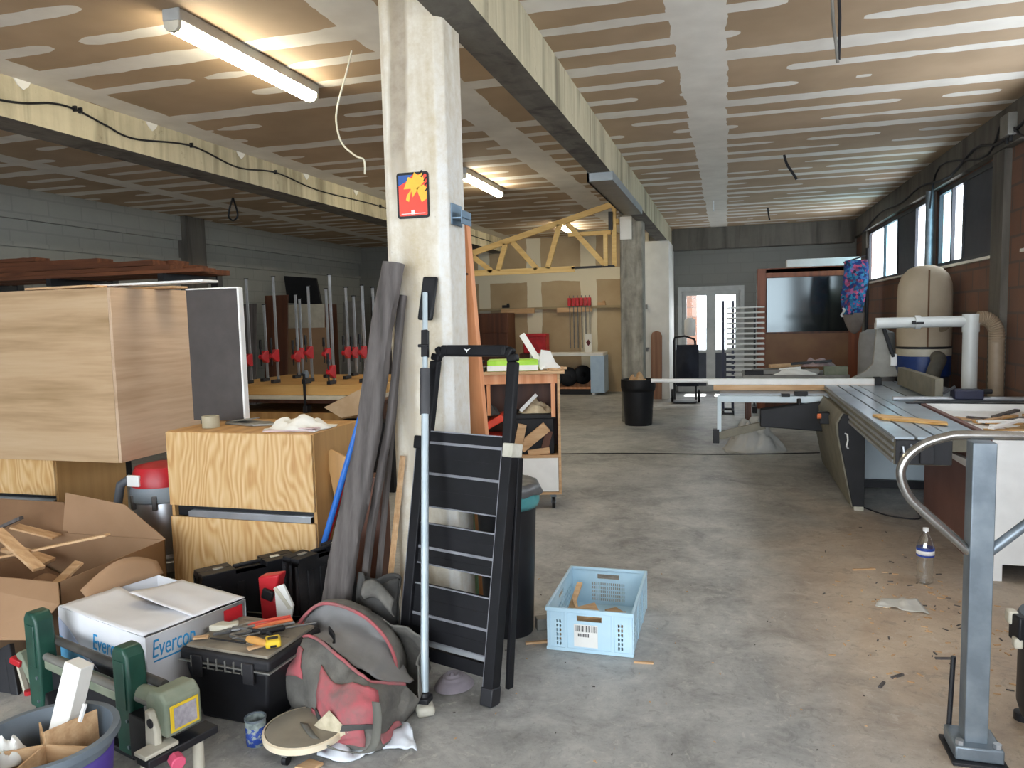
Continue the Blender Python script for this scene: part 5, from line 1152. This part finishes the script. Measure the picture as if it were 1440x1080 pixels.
# junk bench behind the saw
t = thing('rear_workbench', 'cluttered low workbench behind the saw fence', 'workbench', (.8,9.8,0))
MB().bx(.18,1.38,9.5,10.3,.8,.84).build('top', K['brace'], t)
for x in (.22,1.3): 
    for y in (9.55,10.22): MB().bx(x,x+.06,y,y+.06,0,.8).build('leg', K['darkbrown'], t)
for i,(a,b,w_,h_,m,lab) in enumerate((((.3,9.7,.87),(.95,9.75,.88),.3,.05,'brace','grey flat pile of boards on the rear bench at left'),((.2,9.6,.86),(.42,9.6,.86),.15,.07,'black','black case on the left end of the rear bench'),((.5,9.8,.93),(.95,9.9,.94),.08,.04,'offcut','pale board across the pile on the rear bench'),((.75,9.75,.96),(1.2,9.65,1.0),.06,.03,'dark','dark bar on the scrap pile of the rear bench'),((1.1,9.56,.89),(1.36,9.56,.89),.12,.1,'greygreen','olive box on the right end of the rear bench'),((.9,9.6,.88),(1.05,9.6,.88),.1,.06,'brace','small grey tool body on the rear bench'),((.6,9.62,.9),(.85,9.6,.92),.05,.03,'white','short white strip on the rear bench pile'))):
    solo('bench_item', MB().bar(a,b,w_,h_), K[m], lab, 'scrap', loc=(V(a)+V(b))/2, bevel=.004)
crumple('paper_heap', (.78,9.55,.84), .24,.06,.09, K['paper'], 'white paper heap at the front of the rear bench', 'paper', 2)
crumple('plastic_sacks', (1.05,9.75,.93), .2,.12,.13, mat('pink_grey_sack','#a58d8e','#7f7475',.6,sc=8), 'pinkish and clear plastic sacks on the right of rear bench', 'sack', 6)
crumple('tarpaulin_heap', (.3,9.1,0), .36,.3,.42, mat('grey_white_film','#a9a9a6','#b9b9b6',.6,sc=3), 'grey white plastic sheet heaped on floor under the saw outrigger', 'sheet', 3, n=36)
# hutch and what leans around it
t = thing('glazed_hutch', 'tall reddish brown wooden hutch with dark reflecting glass', 'hutch', (1.25,13.2,0))
MB().bx(.47,2.05,13.02,13.4,0,2.31).build('carcass', K['darkbrown'], t); 
MB().bx(.47,.60,13.0,13.02,0,2.24).bx(1.86,2.05,13.0,13.02,0,2.24).bx(.60,1.86,13.0,13.02,2.16,2.3).bx(.47,2.05,13.0,13.02,2.24,2.31).build('face_frame', K['hutch'], t, bevel=.003)
MB().bx(.60,1.86,13.005,13.02,.1,1.24).build('lower_panel', mat('brown_board_panel','#7a5238','#86603f',.55,sc=3), t)
gg=G('dark_mirror'); K['mirror']=gg.fin('#4c5254',.09,.85)
MB().bx(.62,1.85,13.008,13.014,1.27,2.15).build('mirror_glass', K['mirror'], t); MB().bx(.60,1.86,12.995,13.02,1.24,1.27).build('rail', K['darkbrown'], t)
solo('packing_slab', MB().bx(.92,2.02,12.98,13.25,2.312,2.44), K['white'], 'long white panel lying on top of the brown hutch', 'panel', bevel=.01)
t = thing('drying_rack', 'blue black drying rack with many pale horizontal rods', 'rack', (.2,12.5,0))
for x in (-.07,.08): MB().bx(x-.02,x+.02,12.48,12.52,.02,1.80).build('post', mat('navy_post','#1b1f38','#232845',.45), t)
MB().bx(-.09,.10,12.2,12.26,0,.03).bx(-.09,.1,12.8,12.86,0,.03).bx(-.08,-.05,12.2,12.86,0.03,.06).bx(.07,.1,12.2,12.86,.03,.06).build('base', K['dark'], t)
for k in range(15):
    z=.52+k*.083
    MB().cyl((-.02,12.45,z),(.56,12.45,z),.012,n=8).build('rod', K['white'], t); MB().cyl((-.02,12.75,z),(.56,12.75,z),.012,n=8).build('rod', K['white'], t)
MB().bx(.40,.43,12.58,12.62,.1,1.7).bx(.38,.45,12.4,12.8,.0,.1).build('rear_post', K['dark'], t)
t = thing('hand_truck', 'black hand truck with gear hung on it near the glass door', 'hand truck', (-.72,13.9,0))
for x in (-.93,-.55): MB().bar((x,13.85,.05),(x-.02,14.0,1.12),.035,.035).build('rail', K['black'], t)
MB().tube([(-.95,14.0,1.1),(-.93,13.97,1.18),(-.75,13.96,1.2),(-.58,13.97,1.14),(-.57,14.0,1.05)],.018,10).build('handle', K['black'], t); MB().bx(-.95,-.53,13.6,13.85,.02,.035).build('toe_plate', K['dark'], t)
for x in (-.97,-.5): MB().cyl((x-.02,13.92,.12),(x+.02,13.92,.12),.12,n=20).build('wheel', K['black'], t)
MB().bx(-.9,-.89,13.8,13.81,.3,1.15).build('chrome_strip', K['alu'], t)
mb=MB().grid(lambda u,v:(-.9+u*.4,13.8-.12*math.sin(PI*u)*math.sin(PI*v)+.03*nz((u*5,v*5,0),1,2),.3+v*.75),14,18); solo('dark_jacket', mb, mat('dark_navy_cloth','#20242f','#2c313d',.9,sc=5), 'dark navy garment hung over the hand truck', 'jacket', solid=.01, ang=80)
t = thing('white_canister', 'white canister perched on the hand truck before the door', 'canister', (-.62,14.0,1.1)); MB().lathe([(0,0),(.09,0),(.1,.04),(.1,.28),(.09,.3),(0,.3)], (-.66,14.02,1.205), 20).build('can', K['white'], t); MB().lathe([(0,.3),(.05,.3),(.05,.33),(0,.33)], (-.66,14.02,1.205), 16).build('cap', K['white'], t)
t = thing('coat_stand', 'slim black stand carrying the blue floral garment', 'stand', (1.82,11.0,0)); MB().cyl((1.80,11.05,0.02),(1.80,11.05,2.42),.025,n=12).build('pole', K['black'], t); MB().lathe([(0,0),(.2,0),(.2,.02),(0,.03)],(1.80,11.05,0),24).build('base', K['black'], t); MB().bar((1.80,11.05,2.33),(1.5,11.02,2.24),.02,.02).build('arm', K['black'], t)
g=G('floral_cloth'); v_=g.n('ShaderNodeTexVoronoi'); g.l(g.co,v_.inputs['Vector']); v_.inputs['Scale'].default_value=30
colr=g.ramp(g.sep(v_.outputs['Color'])[0],[(.25,'#1b3a7a'),(.45,'#2f8fb8'),(.62,'#182648'),(.84,'#c85a80'),(.95,'#3b6fb0')]); K['floral']=g.fin(colr,.85)
t = thing('floral_garment', 'blue and pink floral garment hanging near the right wall', 'garment', (1.65,10.96,1.28))
def gar(u,v): 
    a=2*PI*u; w=.155*(1-.12*v)*(.85+.2*math.sin(PI*v)); return (1.655-.05*v+w*math.cos(a)+.03*nz((u*4,v*4,0),1,1), 10.95+.07*math.sin(a)+.02*math.sin(a*3+v*5), 2.26-.72*v)
MB().grid(gar,36,22).build('cloth', K['floral'], t, solid=.004, ang=80)
MB().grid(lambda u,v:(1.62+.13*math.cos(2*PI*u)*math.sqrt(max(0,1-v*v))*(1-.1*v)+.02*v,10.95+.06*math.sin(2*PI*u)*math.sqrt(max(0,1-v*v)),1.56-.28*v),30,14).build('grey_hood', mat('brown_grey_cloth','#6b625c','#7b716a',.9), t, ang=80)
MB().grid(lambda u,v:(1.47+.03*u+.02*math.sin(v*6),10.86+.03*u,1.63-.12*v),6,8).build('label', K['paper'], t, solid=.003)

# ---------------------------------------------------------------- back wall desk and clamps
t = thing('white_desk', 'white desk with pale blue end panel against the back wall', 'desk', (-3.1,15.2,0))
MB().bx(-3.95,-2.42,15.0,15.6,.80,.86).build('top', K['white'], t, bevel=.004); MB().bx(-2.68,-2.40,15.0,15.55,.05,.80).build('end_panel', mat('pale_blue_panel','#a9c3de','#b5cde5',.5), t)
MB().bx(-3.95,-3.9,15.0,15.55,0,.80).bx(-2.66,-2.60,15.05,15.5,0,.05).build('leg', K['white'], t); MB().bx(-3.9,-2.68,15.5,15.52,.1,.5).bx(-3.9,-2.68,15.05,15.09,.12,.16).build('modesty_panel', K['orange'], t)
for i,x in enumerate((-3.5,-3.2,-2.92)):
    solo('wheel', MB().lathe([(.05,-.05),(.17,-.05),(.2,-.03),(.2,.03),(.17,.05),(.05,.05),(.05,-.05)], n=28, xf=Matrix.Translation((x,15.12+.14*i,.33+.03*i))@Matrix.Rotation(PI/2,4,'X')@Matrix.Rotation(.3*i,4,'Y')), K['black'], ('leftmost black wheel stored under the white desk','middle black wheel stored under the white desk','rightmost black wheel under the white desk by the blue panel')[i], 'wheel')
solo('wheel_box', MB().bx(-3.7,-2.72,15.1,15.4,.0,.125), K['dark'], 'low dark box on the floor under the white desk', 'box')
t = thing('red_organizer', 'red plastic bin box standing on the left of the white desk', 'box', (-3.95,15.2,.86))
MB().bx(-4.1,-3.62,15.05,15.4,.862,1.27).build('body', K['red'], t, bevel=.02); MB().bx(-4.12,-3.6,15.03,15.06,1.2,1.27).build('lip', K['red'], t, bevel=.01)
solo('desk_leg_support', MB().bx(-4.2,-3.96,15.1,15.5,0,.858), K['darkbrown'], 'dark box pedestal at the left end of the white desk', 'pedestal')
t = thing('white_sign_card', 'small white card with dark red diamond on the desk', 'card', (-2.76,15.3,.862)); MB().bx(-2.84,-2.7,15.3,15.31,.862,1.24).build('card', K['paper'], t); MB().prism([(-2.77,15.298,1.13),(-2.72,15.298,1.06),(-2.77,15.298,.99),(-2.82,15.298,1.06)],(0,-.002,0)).build('diamond', mat('maroon_print','#5d2029','#5d2029',.6), t)
t = thing('wall_rail', 'long wooden clamp rail fixed on the plasterboard back wall', 'rail', (-3.8,15.74,1.8)); MB().bx(-5.4,-2.1,15.68,15.77,1.775,1.825).build('batten', mat('tan_rail','#8f8164','#9d8e70',.7), t); MB().bx(-4.75,-4.0,15.66,15.69,1.70,1.81).build('backing_strip', K['offcut'], t); MB().bx(-3.5,-2.75,15.66,15.69,1.70,1.8).build('backing_strip', K['offcut'], t)
def bar_clamp(px,py,pz,top,label,group,jaw=None,red='red',foot=True,sc=1.0,al='alu'):
    """F clamp with an upright bar"""
    t = thing('bar_clamp', label, 'clamp', (px,py,pz), group=group)
    MB().bx(px-.013*sc,px+.013*sc,py-.005,py+.005,pz,top).build('bar', K[al], t)
    if foot: MB().bx(px-.02*sc,px+.02*sc,py-.11,py+.012,pz-.0,pz+.035).build('fixed_jaw', K['dark'], t, bevel=.004)
    j = jaw if jaw else pz+.3
    MB().prism([(px-.022*sc,py+.015,j-.05),(px-.022*sc,py+.015,j+.08),(px-.022*sc,py-.04,j+.08),(px-.022*sc,py-.12,j+.03),(px-.022*sc,py-.12,j-.0),(px-.022*sc,py-.03,j-.05)],(.044*sc,0,0)).build('sliding_jaw', K[red], t, bevel=.006)
    MB().cyl((px,py-.1,j-.08),(px,py-.1,j+.1),.008,n=8).cyl((px,py-.1,j+.1),(px,py-.1,j+.2),.016,.013,n=10).build('screw_handle', K['black'], t)
    MB().bx(px-.02*sc,px+.02*sc,py-.012,py+.012,top-.006,top+.004).build('bar_stop', K['black'], t)
    return t
for k in range(6):
    x=-3.22+k*.085; t=thing('wall_clamp','red headed clamp hung in the row on the back wall rail','clamp',(x,15.64,1.83),group='red clamps on the back wall rail')
    MB().bx(x-.01,x+.01,15.64,15.65,.93,2.05).build('bar', K['toolsteel'], t); MB().bx(x-.036,x+.036,15.6,15.66,1.83,2.0).build('jaw', K['red'], t, bevel=.008)
for i,(x,z) in enumerate(((-4.65,1.83),(-2.55,1.83))):
    solo('rail_tool', MB().box((x,15.71,z+.03),(.16,.05,.06)).box((x+.05,15.71,z+.07),(.05,.05,.05)), K['dark'] if i==0 else K['offcut'], ('dark plane lying on the wall rail at its left','small wooden tool on the wall rail right of red clamps')[i], 'tool')
solo('brown_sideboard', MB().bx(-5.35,-4.45,15.1,15.7,0,1.72).bx(-5.37,-4.43,15.08,15.1,1.3,1.72), K['darkbrown'], 'dark brown wooden cupboard against the back wall, left of desk', 'cupboard', bevel=.01)
# truss on the far column
t = thing('roof_truss', 'pale timber roof truss set up against the far column', 'truss', (-2.7,11.1,2.3))
tb=lambda a,b,w_=.075: MB().bar((-12.772,11.1,7.62) if False else (a[0],11.12,a[1]),(b[0],11.12,b[1]),.05,w_,up=(0,0,1))
tb((-4.4,2.46),(-1.58,3.24),.085).build('top_chord', K['truss'], t); tb((-4.4,2.31),(-2.2,2.315),.085).build('bottom_chord', K['truss'], t); tb((-2.25,2.33),(-1.6,2.335),.03).build('black_strip', K['black'], t)
for a,b in (((-3.84,2.60),(-3.5,2.33)),((-3.27,2.74),(-3.4,2.34)),((-3.16,2.76),(-2.78,2.34)),((-2.42,2.98),(-2.62,2.34)),((-2.3,2.98),(-1.75,2.36))): tb(a,b,.075).build('web', K['truss'], t)
MB().bx(-1.635,-1.575,11.1,11.16,2.33,3.2).bx(-1.6,-1.545,11.13,11.27,2.95,3.02).bx(-1.76,-1.70,11.08,11.14,2.34,2.8).bx(-2.3,-1.66,11.15,11.2,2.80,2.86).build('end_post', K['truss'], t); MB().bx(-1.68,-1.62,11.07,11.1,2.86,3.12).build('plate', K['black'], t)
MB().bx(-4.42,-4.34,11.12,11.2,0,2.4).build('prop_post', K['truss'], t)
# bin, fittings at far column and pillar
t = thing('far_bin', 'black lined bin on the floor in front of the far column', 'bin', (-1.26,10.98,0)); c=(-1.26,10.98,0)
MB().lathe([(0,.002),(.19,0),(.2,.02),(.235,.62),(.245,.63),(.245,.66),(.225,.66),(.19,.03),(0,.03)], c, 36).build('barrel', K['bin'], t); MB().lathe([(.238,.5),(.25,.56),(.25,.667),(.22,.67),(.2,.6)], c, 36, cap=False).build('liner', K['black'], t, solid=.003)
crumple('bin_rubbish', (-1.26,10.98,.6), .15,.15,.2, K['offcut'], 'brown rubbish sticking out of the far black bin', 'rubbish', 4)
solo('leaning_board', MB().prism([(-1.40,14.33,0),(-1.2,14.33,0),(-1.19,14.36,1.2),(-1.22,14.365,1.27),(-1.29,14.37,1.3),(-1.37,14.365,1.27),(-1.40,14.36,1.2)],(0,.025,0)), K['darkbrown'] if False else wood('mid_brown_board','#8f6448','#7a5138','#9f7556','Z',1), 'round topped brown board leaning on the white far pillar', 'board', bevel=.003)
solo('switch_box', MB().bx(-1.53,-1.46,14.36,14.399,1.71,1.8), K['brace'], 'small grey switch box high on the white far pillar', 'switch', bevel=.004)
solo('pillar_handle', MB().bx(-1.55,-1.43,14.34,14.399,.955,.985).bx(-1.5,-1.45,14.33,14.399,.91,.955), K['toolsteel'], 'small metal bracket at waist height on the white far pillar', 'bracket', bevel=.003)

# ---------------------------------------------------------------- assembly bench with clamps (mid left)
t = thing('assembly_bench', 'assembly bench stacked with glued pine panels in the middle left', 'workbench', (-4.1,7.2,0))
MB().bx(-5.2,-3.25,6.62,7.9,.56,.60).build('lower_shelf', K['pine_x'], t); MB().bx(-5.2,-3.2,6.6,8.0,.80,.84).build('top', K['darkbrown'], t)
for x in (-5.15,-3.32):
    for y in (6.65,7.88): MB().bx(x,x+.07,y,y+.07,0,.80).build('leg', K['darkbrown'], t)
solo('lower_plank', MB().bx(-5.15,-3.4,6.63,7.8,.602,.70), K['pine_side'], 'thick pine slab on the lower shelf of the assembly bench', 'slab', bevel=.004)
solo('glued_panel', MB().bx(-5.1,-3.3,6.58,7.9,.885,.99), K['pine_x'], 'wide glued pine panel on the assembly bench under clamps', 'panel', bevel=.004)
solo('white_edged_board', MB().bx(-5.15,-3.3,6.55,7.95,.842,.883), mat('board_white_edge','#cfc6b2','#d9d1be',.6), 'board with whitish edge under the glued pine panel', 'board', bevel=.002)
CL=[(p[0],p[1],p[2],j) for p,j in (((-4.781,6.72,2.075),1.22),((-4.81,6.64,1.783),1.16),((-4.777,7,1.815),1.24),((-4.513,6.8,2.09),1.26),((-4.641,7.4,1.926),1.22),((-4.776,7.7,1.889),1.24),((-4.203,6.95,1.99),1.28),((-4.313,7.5,1.981),1.24),((-3.784,6.66,2.076),1.1),((-3.957,7.3,1.978),1.26),((-4.091,7.72,1.9),1.24),((-3.555,6.9,1.972),1.28),((-3.737,7.5,1.977),1.27))]
LB='upright bar clamp with red jaw standing on the glued pine panel'
for i,(x,y,tp,j) in enumerate(CL): bar_clamp(x,y,.992,tp,LB,'bar clamps on the assembly bench',jaw=j,al='alu' if i%3 else 'aluflat',sc=1.0)
for x,lab in ((-4.84,'black clamp gripping the left front edge of the glued panel'),(-4.05,'black clamp gripping the front middle edge of the glued panel')):
    t=thing('edge_clamp',lab,'clamp',(x,6.56,.75)); MB().bx(x-.012,x+.012,6.535,6.548,.72,1.1).build('bar', K['dark'], t); MB().bx(x-.025,x+.025,6.53,6.64,1.0,1.05).bx(x-.025,x+.025,6.53,6.62,.71,.78).build('jaw', K['dark'], t, bevel=.006); MB().lathe([(0,0),(.03,.01),(.035,.04),(.02,.08),(0,.085)],(x,6.58,1.05),14).build('knob', K['bluegrey'], t)
solo('pale_block', MB().prism([(-3.704,6.3,0.798),(-3.321,6.3,0.969),(-3.169,6.3,0.916),(-3.22,6.3,0.755),(-3.52,6.3,0.697)],(0,.25,0)), mat('pale_foam_board','#c9ab88','#d8bf9f',.7), 'pale tan board slanting at the right front of the assembly bench', 'board', bevel=.004)
solo('bench_stand', MB().bx(-3.6,-3.0,6.3,6.56,0,.66), K['black'], 'black low stand at the right front of the assembly bench', 'stand')
# boards stored along the left and rear
for i,(x0,x1,y,z1,lean,m,lab) in enumerate(((-7.95,-7.5,10.6,1.95,.18,'greyplank','grey brown board leaning on the left wall, nearest of the row'),(-7.75,-7.3,11.2,2.1,.2,'darkbrown','brown board leaning on the left wall behind the nearest one'),(-8.05,-7.1,12.1,1.95,.15,'cream','beige panel leaning behind the clamps at the left wall'),(-7.9,-6.9,11.9,1.52,.12,'card','brown lower panel standing before the beige panel'),(-7.05,-6.65,12.6,2.0,.3,'brace','narrow grey board leaning right of the beige panel'),(-6.9,-5.9,13.6,2.1,.15,'darkfab','large dark grey panel standing at the rear left corner'),(-6.6,-5.75,13.2,1.9,.18,'greyplank','dark brown-grey panel in front of the large rear left panel'))):
    solo('stored_panel', MB().add([(x0,y,0),(x1,y,0),(x1,y+.03,0),(x0,y+.03,0),(x0,y+lean,z1),(x1,y+lean,z1),(x1,y+lean+.03,z1),(x0,y+lean+.03,z1)],[(0,3,2,1),(4,5,6,7),(0,1,5,4),(1,2,6,5),(2,3,7,6),(3,0,4,7)]), K[m], lab, 'panel', bevel=.003)
solo('black_board', MB().prism([(-8.032,12.45,2.502),(-7.357,12.45,2.436),(-7.265,12.45,1.934),(-7.985,12.45,1.995)],(0,.05,0)), K['black'], 'black tilted board standing atop the beige panel by the left wall', 'board', bevel=.004)
solo('storage_upright', MB().bx(-7.95,-7.2,12.42,12.9,0,1.95), K['darkbrown'], 'brown crate block behind the beige panel under the black board', 'crate')
# lumber rack
t = thing('lumber_rack', 'tall rack behind the oak cabinet carrying rough red brown lumber', 'rack', (-6.4,6.2,0))
for x in (-7.6,-6.3,-5.0): 
    MB().bx(x-.04,x+.04,6.5,6.58,0,2.12).build('post', K['dark'], t); MB().bx(x-.03,x+.03,5.75,6.5,2.02,2.09).build('arm', K['dark'], t)
random.seed(4)
for i,(x0,x1,y,z,w_,h_) in enumerate(((-8.0,-4.55,5.85,2.0,.2,.035),(-8.0,-4.7,6.08,2.0,.2,.04),(-8.0,-4.75,6.32,2.0,.2,.05),(-7.9,-4.95,5.9,2.04,.2,.04),(-7.95,-5.1,6.12,2.045,.2,.04),(-7.7,-5.0,6.33,2.055,.18,.05),(-7.9,-5.2,5.98,2.09,.2,.05),(-7.8,-5.15,6.22,2.1,.22,.05),(-7.6,-5.9,6.05,2.145,.2,.05),(-7.4,-6.2,6.2,2.155,.2,.05),(-7.9,-6.7,6.06,2.2,.18,.04))):
    mb=MB(); n=16; z+=.09; w_*=1.0
    def edge(k): return .02*nz((k*.9,i*3.1,0),1)
    vs=[]
    for k in range(n+1):
        x=x0+(x1-x0)*k/n; e=edge(k); vs+= [(x,y-w_/2+e,z+.002),(x,y+w_/2,z+.002),(x,y+w_/2,z+h_),(x,y-w_/2+e,z+h_+e*.5)]
    fs=[(0,1,2,3),(n*4+3,n*4+2,n*4+1,n*4)]
    for k in range(n):
        for q in range(4): a=k*4+q; b=k*4+(q+1)%4; fs.append((a,b,b+4,a+4))
    mb.add(vs,fs); solo('rough_board', mb, K['rough'], 'rough sawn red brown board in the lumber stack above oak cabinet', 'board', 'rough boards on the lumber rack')

# ---------------------------------------------------------------- ceiling lamps, cables
K['tube']=emit('lit_tube_diffuser','#fff3d6',26); K['lampbody']=mat('grey_lamp_body','#9c9c98','#a8a8a4',.5)
for i,(y0,y1,lab) in enumerate(((3.5,4.93,'nearest lit fluorescent batten on the ceiling left of the front column'),(8.1,9.55,'second lit fluorescent batten on the ceiling behind the front column'),(13.2,14.6,'farthest lit fluorescent batten on the ceiling above the truss'))):
    x=-2.87; t=thing('ceiling_lamp',lab,'ceiling lamp',(x,(y0+y1)/2,3.18))
    MB().bx(x-.055,x+.055,y0,y1,3.235,3.302).build('housing', K['lampbody'], t, bevel=.008)
    pr=[(x-.05,3.236),(x-.048,3.205),(x-.03,3.185),(x,3.178),(x+.03,3.185),(x+.048,3.205),(x+.05,3.236)]
    MB().prism([(a,y0+.03,b) for a,b in pr],(0,y1-y0-.06,0)).build('diffuser', K['tube'], t)
    for ya in (y0,y1-.03): MB().prism([(a,ya,b) for a,b in pr],(0,.03,0)).build('end_cap', K['cream'], t, bevel=.004)
cab=[(-3,3.12),(2.0,3.16),(3.0,3.11),(3.947,3.12),(4.362,3.205),(4.575,3.21),(4.835,3.163),(5.121,3.124),(5.8,3.21),(6.454,3.142),(7.124,3.206),(7.989,3.153),(9.591,3.188),(11,3.14),(13,3.17),(15.7,3.15)]
t=thing('beam_cable','black cable sagging along the side of the left concrete beam','cable',(-4.62,6,3.15)); P=[V((-4.618,a,b)) for a,b in cab]
MB().tube([cat(P,k/150) for k in range(151)],.008,8).build('cable', K['black'], t)
for y,z in ((4.55,3.215),(4.6,3.215),(5.8,3.215),(7.1,3.21),(9.6,3.19)): MB().bx(-4.63,-4.6,y-.008,y+.008,z-.02,z+.02).build('clip', K['black'], t)
def hang(name, pts, r, m, label): return solo(name, MB().tube([cat([V(p) for p in pts],k/24) for k in range(25)],r,8), K[m], label, 'cable')
t=thing('hanging_cables','pair of dark cables hanging from the ceiling at top right','cable',(.56,4.6,3.0))
MB().tube([(.55,4.6,3.3),(.555,4.59,3.18),(.57,4.58,3.06),(.58,4.58,2.955)],.009,8).build('left_wire', K['brace'], t); MB().tube([(.585,4.6,3.3),(.59,4.6,3.2),(.588,4.59,3.08),(.585,4.58,2.97)],.009,8).build('right_wire', K['dark'], t)
hang('hanging_cable',[(.59,8.83,3.3),(.62,8.83,3.2),(.68,8.83,3.1),(.72,8.83,3.03)],.014,'dark','short dark cable dangling mid ceiling in the right bay')
hang('hanging_cable',[(.63,13.1,3.3),(.64,13.1,3.2),(.66,13.1,3.1)],.012,'dark','farthest short cable dangling in the right bay')
hang('hanging_cable',[(-.21,11.9,3.3),(-.21,11.9,3.2),(-.205,11.9,3.14)],.01,'white','tiny pale cable end hanging from the far ceiling joint')
hang('hanging_wire',[(-2.27,4.4,3.3),(-2.31,4.4,3.18),(-2.39,4.4,2.96),(-2.396,4.4,2.838),(-2.36,4.4,2.73),(-2.27,4.4,2.65),(-2.216,4.4,2.623),(-2.215,4.4,2.535)],.006,'cream','thin pale wire hanging beside the front column, left')
t=thing('hanging_cable_loop','black cable loop hanging from the ceiling in the left bay','cable',(-6.36,8.75,3.1)); MB().tube([cat([V(p) for p in ((-6.36,8.75,3.3),(-6.42,8.75,3.16),(-6.44,8.75,3.05),(-6.37,8.75,3.0),(-6.30,8.75,3.06),(-6.32,8.75,3.17),(-6.36,8.75,3.3))],k/30) for k in range(31)],.012,8).build('loop', K['black'], t)
hang('lintel_cable',[(2.285,6.9,3.1),(2.285,7.6,3.02),(2.285,8.3,3.12),(2.285,9.2,3.0),(2.285,10.4,3.1),(2.285,11.5,3.05),(2.285,13,3.1),(2.285,14.6,2.95)],.014,'dark','black cable draped along the beam above the right windows')
hang('lintel_cable',[(2.285,6.4,3.22),(2.28,7.0,2.95),(2.28,7.5,3.2),(2.285,8.0,2.98),(2.285,9.6,3.18),(2.285,10.0,2.6)],.01,'dark','thin looping cable on the beam at far right above window panel')
t=thing('junction_box','grey junction box on the right wall beam near the ceiling','junction box',(2.27,7.35,3.1)); MB().bx(2.23,2.3,7.25,7.45,3.02,3.2).build('box', K['brace'], t, bevel=.006); MB().cyl((2.27,7.3,2.97),(2.27,7.3,3.03),.015,n=10).cyl((2.27,7.4,2.97),(2.27,7.4,3.03),.015,n=10).build('gland', K['black'], t)
clean()
